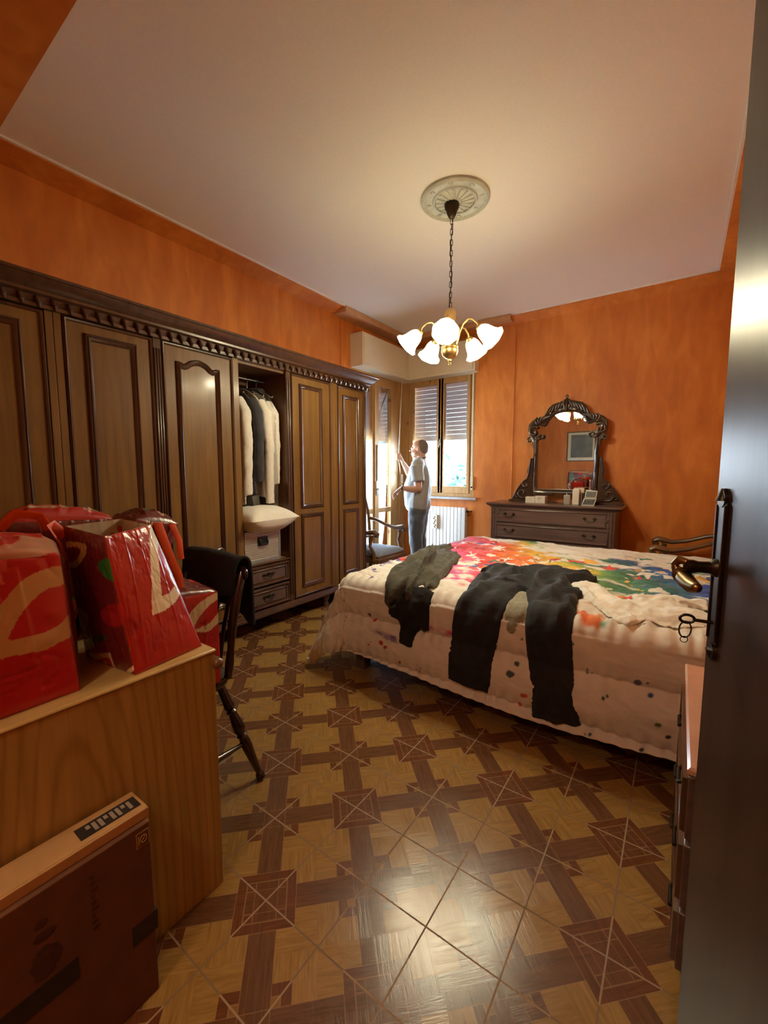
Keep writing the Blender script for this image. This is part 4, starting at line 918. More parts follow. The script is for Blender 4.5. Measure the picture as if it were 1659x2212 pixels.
# ---- clothes lying over the bed edge
def drape(a, b, h):
    p, n, d = Dn(np.array([a]), np.array([b])); pf_ = puff(np.array([a]), np.array([b])); q = p[0]+n[0]*(float(pf_[0])*.7+.008+h); return (float(q[0]), float(q[1]), max(.02, float(q[2])))
def ribbon(mb, pts, n=20, sub=8, h0=0.0, seed=0, rip=.35):
    """pts: (a,b,halfwidth,thickness)"""
    P = []
    for i in range(len(pts)-1):
        for k in range(sub):
            t = k/sub; p0 = np.array(pts[max(i-1, 0)]); p1 = np.array(pts[i]); p2 = np.array(pts[i+1]); p3 = np.array(pts[min(i+2, len(pts)-1)])
            P.append(.5*((2*p1)+(-p0+p2)*t+(2*p0-5*p1+4*p2-p3)*t*t+(-p0+3*p1-3*p2+p3)*t**3))
    P.append(np.array(pts[-1])); rings = []
    for i, p in enumerate(P):
        t = P[min(i+1, len(P)-1)][:2]-P[max(i-1, 0)][:2]; t = t/(np.linalg.norm(t)+1e-9); w = np.array([-t[1], t[0]])
        ring = []
        for k in range(n):
            ang = 2*pi*k/n; cw = cos(ang); sw = sin(ang)
            cw = math.copysign(abs(cw)**.75, cw)
            q = p[:2]+w*p[2]*cw
            hh = p[3]*(max(0, sw)*2*(1+rip*sin(cw*7+seed+i*.35)+rip*.6*sin(cw*13-i*.5+seed)))
            ring.append(drape(q[0], q[1], h0+hh))
        rings.append(ring)
    mb.rings(rings)
def cloth(name, m, ribs, label, cat, vox=.0065, ws=.012, wsc=.06, h0=.004):
    mb = MB()
    for i, r in enumerate(ribs): ribbon(mb, r, h0=h0, seed=i*1.7)
    o = mb.build(name, m); remesh(o, vox, 3); wrinkle(o, wsc, ws); return tag(o, label, cat)
cloth('olive_tshirt', M['olive'], [[(-.655, 1.945, .02, .004), (-.63, 1.985, .05, .005), (-.62, 2.10, .08, .006), (-.66, 2.3, .10, .006)]], 'olive grey T-shirt peeking out between the black trouser legs', 'T-shirt', ws=.008, wsc=.05)
cloth('black_trousers', M['trous'], [
    [(-.848, 1.605, .120, .009), (-.842, 1.70, .122, .010), (-.835, 1.82, .128, .012), (-.815, 1.97, .130, .015), (-.80, 2.10, .135, .020), (-.82, 2.30, .150, .028), (-.86, 2.52, .12, .030), (-.88, 2.72, .06, .022)],
    [(-.412, 1.57, .110, .009), (-.425, 1.68, .106, .010), (-.445, 1.82, .102, .012), (-.465, 1.98, .108, .015), (-.48, 2.10, .115, .020), (-.53, 2.28, .130, .028), (-.60, 2.50, .13, .030), (-.66, 2.70, .08, .022)],
    [(-.93, 2.45, .10, .020), (-.82, 2.62, .14, .034), (-.66, 2.64, .17, .030), (-.52, 2.66, .16, .028), (-.43, 2.78, .07, .022)],
    [(-.80, 2.30, .08, .030), (-.66, 2.33, .12, .026), (-.50, 2.30, .12, .026), (-.40, 2.34, .06, .02)]],
    'black sweatpants hanging both legs over the bed edge', 'trousers', ws=.016, wsc=.16)
cloth('black_sweater', M['blackfab'], [[(-1.23, 1.735, .050, .010), (-1.225, 1.80, .055, .010), (-1.22, 1.86, .085, .012), (-1.20, 1.95, .115, .014), (-1.20, 2.04, .11, .014)], [(-1.33, 1.88, .03, .010), (-1.30, 1.95, .06, .010), (-1.25, 2.02, .08, .010)], [(-1.11, 1.84, .022, .010), (-1.13, 1.93, .05, .010), (-1.15, 2.02, .06, .01)]], 'black sweater with dangling sleeve under the grey sweatshirt', 'sweater', ws=.012)
cloth('grey_sweatshirt', M['greyfab'], [
    [(-1.37, 1.94, .03, .012), (-1.33, 2.00, .085, .016), (-1.32, 2.12, .15, .022), (-1.38, 2.35, .17, .028), (-1.48, 2.65, .15, .030), (-1.58, 2.95, .10, .026), (-1.60, 3.22, .05, .016)],
    [(-1.12, 2.05, .02, .010), (-1.19, 2.18, .06, .018), (-1.29, 2.5, .07, .026), (-1.42, 2.95, .06, .022)],
    [(-1.22, 1.99, .018, .014), (-1.24, 2.06, .022, .028), (-1.30, 2.3, .03, .045), (-1.42, 2.6, .035, .055), (-1.50, 2.75, .03, .045)]],
    'crumpled olive grey sweatshirt on the foot end of the duvet', 'sweatshirt', ws=.018, wsc=.14)
cloth('white_shirt', M['whitefab'], [
    [(-.47, 2.53, .03, .010), (-.40, 2.50, .08, .018), (-.31, 2.36, .10, .016), (-.18, 2.26, .13, .016), (0.0, 2.28, .17, .016), (.12, 2.36, .14, .012)],
    [(-.30, 2.30, .04, .012), (-.20, 2.15, .06, .012), (-.12, 2.08, .05, .010)],
    [(-.15, 2.40, .05, .012), (.02, 2.48, .06, .016), (.14, 2.5, .05, .01)]],
    'crumpled white shirt on the duvet right of the black trousers', 'shirt', vox=.006, ws=.024, wsc=.055)

# ================================================================== ARMCHAIRS (built facing +x around the origin)
def armchair():
    r = empty('armchair', (0, 0, 0), 'x', 'armchair', 'carved wooden armchairs with blue grey seats')
    b = MB(); b.box(-.235, .235, -.245, .245, .335, .375); b.box(-.235, .24, -.255, .255, .29, .345); b.build('seat_frame', M['armwood'], r, bevel=.008)
    c = MB(); N = 20
    vs = []; fs = []
    for s_ in (1, 0):
        o = len(vs)
        for i in range(N+1):
            for j in range(N+1):
                a, q = 2*i/N-1, 2*j/N-1; e = (max(0, 1-abs(a)**5)*max(0, 1-abs(q)**5))**.5
                vs.append((a*.235*(1 if s_ else .98), q*.245*(1-.06*(1-a)/2), (.385+.045*e) if s_ else .365))
        for i in range(N):
            for j in range(N):
                f_ = (o+i*(N+1)+j, o+(i+1)*(N+1)+j, o+(i+1)*(N+1)+j+1, o+i*(N+1)+j+1); fs.append(f_ if s_ else f_[::-1])
    per = [i*(N+1) for i in range(N+1)]+[N*(N+1)+j for j in range(1, N+1)]+[i*(N+1)+N for i in range(N-1, -1, -1)]+[j for j in range(N-1, 0, -1)]
    K = (N+1)**2
    for k in range(len(per)): a, q = per[k], per[(k+1) % len(per)]; fs.append((a, a+K, q+K, q))
    c.add(vs, fs); c.build('seat_cushion', M['bluefab'], r, smooth=60)
    for s_ in (-1, 1):
        b = MB(); b.tube([(.215, s_*.23, .30), (.225, s_*.232, .18), (.205, s_*.23, .06), (.225, s_*.232, 0)], [.028, .022, .018, .022], 10); b.build('leg', M['armwood'], r)
        b = MB(); b.tube([(-.22, s_*.21, .30), (-.225, s_*.21, .16), (-.27, s_*.21, 0)], [.024, .021, .018], 10); b.build('leg', M['armwood'], r)
        b = MB(); b.tube([(.16, s_*.248, .32), (.175, s_*.262, .40), (.135, s_*.275, .48), (.155, s_*.278, .56), (.15, s_*.275, .60)], [.024, .021, .017, .019, .024], 10); b.build('arm_support', M['armwood'], r)
        b = MB(); b.tube([(-.25, s_*.225, .72), (-.16, s_*.245, .70), (-.02, s_*.262, .645), (.09, s_*.272, .622), (.15, s_*.275, .632), (.20, s_*.277, .640), (.235, s_*.278, .622), (.232, s_*.278, .598), (.205, s_*.278, .595)], [.024, .024, .024, .027, .033, .035, .030, .022, .015], 12, flat=.8, round_ends=True)
        b.build('armrest', M['armwood'], r)
        b = MB(); b.tube([(-.23, s_*.21, .30), (-.245, s_*.215, .55), (-.27, s_*.22, .80), (-.31, s_*.20, 1.0)], [.022, .020, .019, .017], 10); b.build('back_post', M['armwood'], r)
    b = MB(); b.tube([(-.305, -.20, .985), (-.315, -.10, 1.02), (-.32, 0, 1.045), (-.315, .10, 1.02), (-.305, .20, .985)], [.022, .026, .030, .026, .022], 10, flat=.8); b.tube([(-.245, -.2, .50), (-.245, .2, .50)], .018, 8)
    for k in range(-2, 3): b.tube([(-.247, k*.065, .51), (-.275, k*.072, .8), (-.31, k*.07, 1.0)], [.010, .016, .010], 8)
    b.build('back_rails', M['armwood'], r)
    return r
ac = armchair(); ac.location = (-2.815, 3.80, 0); ac['label'] = 'wooden armchair with blue seat beside the glazed door and the standing man'
ac2 = copy_tree(ac); ac2.location = (.06, 4.46, .03-.03); ac2.rotation_euler = (0, 0, pi); ac2['label'] = 'wooden armchair in the far right corner, only its armrests visible over the bed'

# ================================================================== DESK
dk = empty('desk', (-1.5, .33, 0), 'light oak veneer desk in the left foreground carrying red shopping bags', 'desk')
DXR = -1.10; DXL = -2.02; DYB, DYF, DZ = .0, .682, .757
MB().box(DXR-.028, DXR, DYB, DYF, .0, DZ-.012).build('end_panel', M['desk'], dk, bevel=.002)
MB().box(DXL, DXL+.028, DYB, DYF, .0, DZ-.012).build('end_panel', M['desk'], dk, bevel=.002)
MB().box(DXL-.01, DXR+.003, DYB-.005, DYF+.006, DZ-.012, DZ).build('top', M['desktop'], dk, bevel=.006)
MB().box(DXL+.028, DXR-.028, DYB+.01, DYB+.03, .25, DZ-.024).build('back_panel', M['desk'], dk)
b = MB(); b.tube([(DXL+.03, DYF+.006, DZ-.045), (DXR-.03, DYF+.006, DZ-.045), (DXR+.004, DYF+.006, DZ-.045)], .017, 12, round_ends=True); b.build('drawer_rail', M['armwood'], dk)

# ================================================================== SHOPPING BAGS
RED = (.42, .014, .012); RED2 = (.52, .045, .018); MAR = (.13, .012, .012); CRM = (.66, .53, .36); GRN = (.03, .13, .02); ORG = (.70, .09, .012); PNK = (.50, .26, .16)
def smoothpoly(P, n=4):
    P = [np.array(p, float) for p in P]; out = []
    for i in range(len(P)):
        p0, p1, p2, p3 = P[i-1], P[i], P[(i+1) % len(P)], P[(i+2) % len(P)]
        for k in range(n):
            t = k/n; out.append(tuple(.5*((2*p1)+(-p0+p2)*t+(2*p0-5*p1+4*p2-p3)*t*t+(-p0+3*p1-3*p2+p3)*t**3)))
    return out
def motif(seed, base, n=7):
    """generic leaf / drop / dot print in unit square"""
    r = np.random.RandomState(seed); out = []
    for k in range(n):
        cx_, cy_ = r.rand(2); a = r.rand()*6.28; l = .10+.10*r.rand(); w_ = l*.55; t = r.randint(4)
        def lens(s): return [(cx_+cos(a)*l*s*cos(q)-sin(a)*w_*s*sin(q)*abs(sin(q/2+.4)), cy_+sin(a)*l*s*cos(q)+cos(a)*w_*s*sin(q)*abs(sin(q/2+.4))) for q in np.linspace(0, 2*pi, 26, endpoint=False)]
        if t == 0: out += [(lens(1), CRM), (lens(.62), base)]
        elif t == 1: out += [(lens(1), GRN)]
        elif t == 2: out += [([(cx_+.09*cos(q), cy_+.09*sin(q)) for q in np.linspace(0, 6.28, 20)], RED2)]
        else: out += [(lens(1), CRM), (lens(.62), MAR), (lens(.3), CRM)]
    return out
def face(mb_, cols, quad, base, shapes, N=110, amp=.006, seed=0, inner=None, bulge=.012, edge=True):
    """quad BL,BR,TR,TL ; shapes in (u,v)"""
    BL, BR, TR, TL = [np.array(q, float) for q in quad]
    u, v = np.meshgrid(np.linspace(0, 1, N+1), np.linspace(0, 1, N+1), indexing='ij')
    U = u[..., None]; V = v[..., None]
    p = BL*(1-U)*(1-V)+BR*U*(1-V)+TR*U*V+TL*(1-U)*V
    nrm_ = np.cross(BR-BL, TL-BL); nrm_ /= np.linalg.norm(nrm_)
    w = (16*u*(1-u)*v*(1-v))**.5; we = np.clip(np.minimum(u, 1-u)*10, 0, 1)*np.clip(v*8, 0, 1)
    cre = np.abs(fbm(u*4+seed, v*5+seed*2, 4, seed)-.47)*2
    fa = np.abs(((u*1.0+v*.35*sin(seed)+seed*.37) % .27)/.27-.5)*2
    h = bulge*w+amp*.8*(fbm(u*3+seed*3, v*3, 3, seed+1)-.5)*2*we - amp*.35*np.exp(-cre*10)*we + amp*.35*np.exp(-(1-fa)*10)*we
    p = p+nrm_*h[..., None]
    c = np.tile(np.array(base, float), (N+1, N+1, 1))
    for P, cc in shapes: c[pip(P, u, v)] = cc
    o = len(mb_.v); mb_.v += [tuple(q) for q in p.reshape(-1, 3)]; ii = np.arange((N+1)**2).reshape(N+1, N+1)+o
    mb_.f += [tuple(q) for q in np.stack([ii[:-1, :-1], ii[1:, :-1], ii[1:, 1:], ii[:-1, 1:]], -1).reshape(-1, 4).tolist()]; cols.append(c.reshape(-1, 3))
def quadmap(TL, TR, BR, BL):
    """picture-plane sketch coordinates -> uv of that face"""
    src = np.array([BL, BR, TR, TL], float); dst = np.array([(0, 0), (1, 0), (1, 1), (0, 1)], float); A_ = []; B_ = []
    for (x, y), (u, v) in zip(src, dst):
        A_.append([x, y, 1, 0, 0, 0, -u*x, -u*y]); B_.append(u); A_.append([0, 0, 0, x, y, 1, -v*x, -v*y]); B_.append(v)
    h = np.linalg.solve(np.array(A_), np.array(B_))
    def f(P): return [((h[0]*x+h[1]*y+h[2])/(h[6]*x+h[7]*y+1), (h[3]*x+h[4]*y+h[5])/(h[6]*x+h[7]*y+1)) for x, y in P]
    return f
def bag(name, base, top, faces, label, group='red patterned shopping bags', closed=False, topdef=None, handle=None, N=110, loc=None):
    """base/top: 4 corners each, order front-left, front-right, back-right, back-left (seen from +x). faces: list of 4 (colour, shapes)"""
    t = empty(name, loc or tuple(np.mean(base, 0)), label, 'shopping bag', group)
    mb_ = MB(); cols = []
    for k in range(4):
        c, shp, sd = faces[k]; a, q = k, (k+1) % 4
        face(mb_, cols, (base[a], base[q], top[q], top[a]), c, shp, N=N, seed=sd, bulge=.014)
    if closed:
        c, shp, sd = topdef; face(mb_, cols, (top[0], top[1], top[2], top[3]), c, shp, N=60, seed=sd, bulge=.05, amp=.018)
    else:   # cream inside walls a little inward
        cen_ = np.mean(top, 0)
        for k in range(4):
            q = (k+1) % 4; ins = lambda P: np.array(P)+(cen_-np.array(P))*np.array([.05, .05, 0]); dn = lambda P: ins(P)-np.array([0, 0, .20])
            face(mb_, cols, (dn(top[q]), dn(top[k]), ins(top[k]), ins(top[q])), (.50, .44, .33), [], N=30, seed=k, bulge=0)
        c4 = [dn(P) for P in top]; face(mb_, cols, (c4[0], c4[1], c4[2], c4[3]), (.45, .42, .36), [], N=20, seed=4, bulge=.03, amp=.02)
    b4 = [np.array(P)+np.array([0, 0, .002]) for P in base]; face(mb_, cols, (b4[3], b4[2], b4[1], b4[0]), MAR, [], N=4, seed=1, bulge=0, amp=0)
    mb_.c = np.concatenate(cols); mb_.build('body', M['bag'], t, smooth=180)
    if handle:
        for hpts, m_, wdt in handle: MB().tube(hpts, [wdt]*len(hpts), 10, flat=.14, up=(1, 0, .2)).build('handle', M[m_], t)
    return t
Zd = .758
# bag 1 : large one at the left edge of the desk
q1 = quadmap((0, 590), (632, 470), (650, 1780), (0, 2080))
off = lambda P, k=.62: [(k+u*(1-k), v) for u, v in P]      # only the right part of the face is in the picture
s1 = [(off(smoothpoly(q1([(-60, 1080), (0, 1020), (240, 760), (430, 640), (632, 575), (638, 735), (500, 790), (380, 870), (200, 1060), (90, 1230), (45, 1330), (180, 1295), (400, 1220), (560, 1120), (655, 1030), (655, 1220), (500, 1320), (400, 1385), (200, 1450), (0, 1500), (-60, 1510)]), 3)), (.50, .29, .11))]
s1.append((off([(.0, .86), (.12, .84), (.06, .98), (0, 1)]), (.62, .16, .10)))
s1b = [(smoothpoly([(.1, .22), (.45, .36), (.55, .52), (.2, .40)]), GRN), (smoothpoly([(.1, .02), (.5, .10), (.95, .16), (.7, .02)]), CRM)]
top1 = [(smoothpoly([(.0, .0), (1, .05), (.95, .9), (.0, .8)]), PNK), (smoothpoly([(.45, .30), (.62, .15), (.78, .30), (.70, .62), (.52, .6)]), RED), (smoothpoly([(.50, .40), (.66, .26), (.64, .48)]), CRM), (smoothpoly([(.72, .55), (.9, .5), (.86, .72)]), RED)]
bag('shopping_bag', [(-1.145, .035, Zd), (-1.150, .358, Zd), (-1.33, .40, Zd), (-1.34, .04, Zd)], [(-1.19, .03, 1.105), (-1.195, .352, 1.082), (-1.36, .395, 1.09), (-1.38, .03, 1.12)],
    [(RED, s1, 3), (MAR, s1b, 5), (RED, motif(4, RED), 6), (RED, [], 7)], 'red bag with large cream leaf at the left edge of the desk', closed=True, topdef=(RED, top1, 9))
# bag 2 : centre of the desk, open
qf = quadmap((440, 330), (900, 265), (1385, 1410), (720, 1700)); qs = quadmap((45, 405), (440, 330), (720, 1700), (230, 1500))
s2 = [(smoothpoly(qf([(430, 960), (560, 960), (690, 1020), (700, 1120), (640, 1170), (560, 1180)]), 3), (.34, .012, .012)),
      (qf([(905, 268), (860, 330), (838, 420), (825, 500), (820, 650), (820, 800), (828, 985), (950, 940), (1060, 870), (1118, 790), (1100, 720), (1060, 640), (1055, 720), (1000, 775), (920, 805), (910, 700), (908, 600), (910, 480), (945, 375)]), (.80, .72, .50))]
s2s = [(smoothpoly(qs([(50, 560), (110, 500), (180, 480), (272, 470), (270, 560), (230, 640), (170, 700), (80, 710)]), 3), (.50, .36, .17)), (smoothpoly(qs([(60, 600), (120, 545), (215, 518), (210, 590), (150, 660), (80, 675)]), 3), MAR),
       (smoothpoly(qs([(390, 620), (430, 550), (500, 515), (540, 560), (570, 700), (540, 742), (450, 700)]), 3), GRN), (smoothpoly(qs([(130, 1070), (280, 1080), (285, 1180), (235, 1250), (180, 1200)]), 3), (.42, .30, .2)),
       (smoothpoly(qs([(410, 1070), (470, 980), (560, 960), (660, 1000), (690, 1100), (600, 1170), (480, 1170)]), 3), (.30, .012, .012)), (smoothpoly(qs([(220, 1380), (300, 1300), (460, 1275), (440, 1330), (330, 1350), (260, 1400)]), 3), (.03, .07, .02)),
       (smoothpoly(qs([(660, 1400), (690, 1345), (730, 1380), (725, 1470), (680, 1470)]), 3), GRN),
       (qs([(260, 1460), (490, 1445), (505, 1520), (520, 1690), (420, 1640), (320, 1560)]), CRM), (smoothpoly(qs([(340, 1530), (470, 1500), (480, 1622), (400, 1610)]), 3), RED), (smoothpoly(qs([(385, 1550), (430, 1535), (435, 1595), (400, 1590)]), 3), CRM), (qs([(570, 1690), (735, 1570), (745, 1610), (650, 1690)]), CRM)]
B2 = [(-1.118, .470, Zd), (-1.150, .672, Zd), (-1.37, .672, Zd), (-1.345, .440, Zd)]
T2 = [(-1.20, .450, 1.114), (-1.275, .602, 1.124), (-1.46, .600, 1.130), (-1.40, .425, 1.128)]
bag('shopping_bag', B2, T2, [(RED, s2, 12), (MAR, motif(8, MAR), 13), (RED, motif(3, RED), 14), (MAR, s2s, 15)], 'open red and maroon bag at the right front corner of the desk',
    handle=[([(-1.41, .43, 1.10), (-1.40, .40, 1.135), (-1.37, .385, 1.13), (-1.35, .40, 1.09), (-1.35, .41, 1.04)], 'orangestrap', .014)])
# bag 3 : behind, closed and folded
B3 = [(-1.45, .23, Zd), (-1.50, .44, Zd), (-1.80, .46, Zd), (-1.78, .20, Zd)]; T3 = [(-1.46, .30, 1.145), (-1.52, .60, 1.125), (-1.70, .64, 1.10), (-1.66, .36, 1.150)]
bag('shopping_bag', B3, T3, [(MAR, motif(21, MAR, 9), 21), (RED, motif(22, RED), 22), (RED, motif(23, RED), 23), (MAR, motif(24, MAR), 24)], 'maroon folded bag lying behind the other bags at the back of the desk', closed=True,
    topdef=(RED, [(smoothpoly([(.2, .3), (.5, .2), (.9, .4), (.6, .6), (.3, .6)]), PNK)]+motif(29, RED, 3), 25),
    handle=[([(-1.44, .30, 1.13), (-1.42, .33, 1.17), (-1.42, .38, 1.16), (-1.43, .40, 1.12)], 'orangestrap', .012)])
# bag 4 : behind right, slouching towards the room
B4 = [(-1.50, .47, Zd), (-1.52, .68, Zd), (-1.78, .68, Zd), (-1.76, .47, Zd)]; T4_ = [(-1.50, .66, 1.118), (-1.53, .825, 1.085), (-1.75, .80, 1.07), (-1.72, .64, 1.09)]
bag('shopping_bag', B4, T4_, [((.22, .03, .05), motif(31, MAR, 6), 31), (RED, motif(32, RED), 32), (RED, [], 33), (MAR, [], 34)], 'red bag with orange strap behind the maroon bag, next to the chair', closed=True, topdef=(MAR, motif(35, MAR, 5), 35),
    handle=[([(-1.508, .735, 1.10), (-1.490, .745, 1.04), (-1.480, .765, .96), (-1.475, .785, .90), (-1.48, .79, .84)], 'orangestrap', .016), ([(-1.515, .79, 1.09), (-1.49, .80, 1.03), (-1.48, .80, .96)], 'orangestrap', .012)])
# bag 5 : on the chair
q5 = quadmap((1275, 905), (1605, 880), (1595, 1850), (1400, 1850))
s5 = [(off(smoothpoly(q5([(1605, 905), (1530, 945), (1480, 985), (1420, 1060), (1380, 1140), (1330, 1280), (1330, 1310), (1405, 1335), (1450, 1210), (1520, 1090), (1605, 1010)]), 3), .45), (.66, .55, .33)), (off(smoothpoly(q5([(1405, 1350), (1430, 1340), (1510, 1320), (1560, 1270), (1600, 1215), (1600, 1330), (1560, 1370), (1520, 1400)]), 3), .45), (.66, .55, .33))]
bag('shopping_bag', [(-1.44, .60, .462), (-1.425, .905, .462), (-1.70, .935, .462), (-1.70, .62, .462)], [(-1.42, .62, .845), (-1.455, .925, .815), (-1.72, .945, .80), (-1.70, .62, .83)],
    [(RED, s5, 41), (MAR, motif(42, MAR), 42), (RED, [], 43), (RED, [], 44)], 'red bag with cream leaf standing on the dark chair seat', closed=True, topdef=(MAR, motif(45, MAR, 5), 45), N=90)

bag('shopping_bag', [(-1.46, .02, Zd), (-1.46, .20, Zd), (-1.93, .20, Zd), (-1.93, .02, Zd)], [(-1.45, .03, 1.27), (-1.46, .17, 1.25), (-1.93, .17, 1.27), (-1.93, .03, 1.29)],
    [(MAR, motif(52, MAR, 6), 51), (MAR, motif(53, MAR, 14), 52), (MAR, [], 53), (MAR, [], 54)], 'maroon bag with white circles seen only in the dresser mirror', closed=True, topdef=(PNK, [], 55), N=80)

# ================================================================== CARDBOARD BOX
cb = empty('cardboard_box', (-1.03, .25, 0), 'brown flat cardboard box with black tape leaning on the desk side', 'box')
x0, x1, ya, yb, zt = -1.085, -1.002, .02, .432, .475
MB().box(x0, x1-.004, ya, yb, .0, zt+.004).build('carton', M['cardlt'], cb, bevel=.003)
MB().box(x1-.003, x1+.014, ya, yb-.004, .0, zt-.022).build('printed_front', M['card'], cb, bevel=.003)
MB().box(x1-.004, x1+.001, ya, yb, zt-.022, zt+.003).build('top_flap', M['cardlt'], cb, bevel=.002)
b = MB(); b.box(x0+.022, x1-.018, .300, .424, zt+.0042, zt+.0048); lb = b.build('label', M['printdk'], cb)
b = MB(); 
for k in range(8): b.box(x0+.030, x1-.030+(.006 if k % 3 else -.010), .318+k*.012, .318+k*.012+.008, zt+.0049, zt+.0054)
b.build('barcode', M['label'], lb)
b = MB(); b.box(x1+.0142, x1+.0148, .375, .432, .165, .215); b.box(x1-.03, x1+.015, .4283, .4329, .165, .215); b.build('tape', M['printdk'], cb)
b = MB(); b.box(x1+.0142, x1+.0148, .02, .270, .205, .255); b.build('tape', M['printdk'], cb)
b = MB(); X_ = x1+.0142
b.box(X_, X_+.0005, .395, .424, .400, .438); b.build('stamp_frame', M['cardlt'], cb)
b = MB(); b.box(X_+.0005, X_+.001, .397, .422, .402, .436); b.build('stamp_field', M['card'], cb)
b = MB(); b.tube([(X_+.001, .411+.007*cos(t), .419+.009*sin(t)) for t in np.linspace(0, 2*pi, 16, endpoint=False)], .0012, 5, loop=True); b.box(X_+.001, X_+.0016, .399, .402, .408, .430); b.tube([(X_+.001, .406, .413), (X_+.001, .416, .426)], .0010, 5); b.build('stamp_mark', M['cardlt'], cb)
b = MB()
for k, (w_, h_) in enumerate(((.012, .010), (.020, .012), (.012, .007), (.028, .030), (.018, .010), (.014, .008))): b.ball((X_, .215+.004*(k % 2), .385-.028*k), (.0006, w_, h_), 8)
b.build('printed_symbols', M['printmid'], cb); b = MB()
for k in range(9): b.box(X_, X_+.0005, .30, .306+.004*(k % 3), .405-k*.015, .413-k*.015)
b.build('printed_lettering', M['printmid'], cb)

# ================================================================== DARK CHAIR
cr = empty('spindle_chair', (-1.65, .83, 0), 'dark turned-leg wooden chair behind the desk, holding a red bag', 'chair')
def turned(a, b_, prof, n=12): 
    A_, B_ = Vector(a), Vector(b_); return MB().tube([A_.lerp(B_, t) for t, r in prof], [r for t, r in prof], n)
LEG = [(0, .014), (.02, .016), (.18, .019), (.26, .022), (.28, .015), (.30, .022), (.32, .016), (.42, .023), (.48, .025), (.52, .017), (.54, .023), (.56, .017), (.60, .021), (.66, .021), (.90, .013), (.92, .011), (.94, .017), (.985, .018), (1, .013)]
seat = MB(); rr = []
for z, k in ((.415, .93), (.425, .99), (.440, 1.0), (.452, .99), (.456, .95)):
    rr.append([(-1.65+k*.225*math.copysign(abs(cos(t))**.6, cos(t)), .80+k*.205*math.copysign(abs(sin(t))**.6, sin(t)), z) for t in np.linspace(0, 2*pi, 40, endpoint=False)])
seat.rings(rr); seat.build('seat', M['chair'], cr)
FT = [(-1.36, 1.035), (-1.94, 1.035), (-1.36, .555), (-1.94, .555)]; TP = [(-1.49, .935), (-1.81, .935), (-1.49, .66), (-1.81, .66)]
for (fx, fy), (tx, ty) in zip(FT, TP): turned((tx, ty, .43), (fx, fy, 0), LEG).build('leg', M['chair'], cr)
STP = [(0, .008), (.1, .009), (.3, .014), (.34, .017), (.36, .011), (.38, .017), (.5, .018), (.62, .017), (.64, .011), (.66, .017), (.7, .014), (.9, .009), (1, .008)]
def at_leg(k, t): return (TP[k][0]*(1-t)+FT[k][0]*t, TP[k][1]*(1-t)+FT[k][1]*t, .43*(1-t))
turned(at_leg(0, .62), at_leg(2, .62), STP).build('stretcher', M['chair'], cr); turned(at_leg(1, .62), at_leg(3, .62), STP).build('stretcher', M['chair'], cr)
m0_ = (Vector(at_leg(0, .62))+Vector(at_leg(2, .62)))/2; m1_ = (Vector(at_leg(1, .62))+Vector(at_leg(3, .62)))/2; turned(m0_, m1_, STP).build('stretcher', M['chair'], cr)
for s_ in (1, -1):
    x_ = lambda d: -1.65+s_*d
    b = MB(); b.tube([(x_(.185), .965, .44), (x_(.187), .972, .50), (x_(.188), .98, .56), (x_(.190), .99, .66), (x_(.192), 1.01, .76), (x_(.188), 1.04, .85), (x_(.178), 1.055, .885)], [.015, .018, .014, .019, .020, .017, .012], 12); b.build('back_post', M['chair'], cr)
b = MB()
for k in range(5):
    x_ = -1.65+(k-2)*.065; b.tube([(x_, .955, .44), (x_*1.0+(k-2)*.004, .985, .64), (x_+(k-2)*.008, 1.03, .84)], [.007, .009, .006], 8)
b.build('spindles', M['chair'], cr)
b = MB(); b.tube([(-1.85, 1.045, .862), (-1.75, 1.058, .878), (-1.65, 1.062, .883), (-1.55, 1.058, .878), (-1.45, 1.045, .862)], [.030, .034, .035, .034, .028], 12, flat=.38, up=(0, 1, 0), round_ends=True); b.build('top_rail', M['chair'], cr)
# black cloth over the top rail
def sheet(rows, th=.010):
    rr_ = []
    for L_ in rows: rr_.append([Vector(p) for p in L_])
    n = len(rr_); m_ = len(rr_[0]); g = MB(); vs = [tuple(p) for r_ in rr_ for p in r_]; fs = [(i*m_+j, i*m_+j+1, (i+1)*m_+j+1, (i+1)*m_+j) for i in range(n-1) for j in range(m_-1)]
    return g.add(vs, fs)
prof_c = [(1.010, .775), (1.015, .81), (1.022, .845), (1.028, .880), (1.040, .912), (1.060, .925), (1.080, .915), (1.094, .885), (1.102, .84), (1.110, .78), (1.116, .71), (1.120, .66)]
rows = []
for i, (yy, zz_) in enumerate(prof_c):
    k = i/(len(prof_c)-1); xl = -1.87 if i < 6 else -1.80; xr = -1.455-.02*(i > 6)*k
    droop = (lambda t: -.055*(1-t) if i == 0 else 0)
    rows.append([(xl+(xr-xl)*t+.012*(1-k)*0, yy+.006*sin(t*14+i)+.012*sin(t*5), zz_+droop(t)*1.0+(-.05*t*t*(k > .85))) for t in np.linspace(0, 1, 24)])
o = sheet(rows).build('black_cloth', M['blackfab'], smooth=180); q = o.modifiers.new('sub', 'SUBSURF'); q.levels = q.render_levels = 1; q = o.modifiers.new('th', 'SOLIDIFY'); q.thickness = .012; q.offset = 1
tag(o, 'black garment folded over the top rail of the dark chair', 'garment')

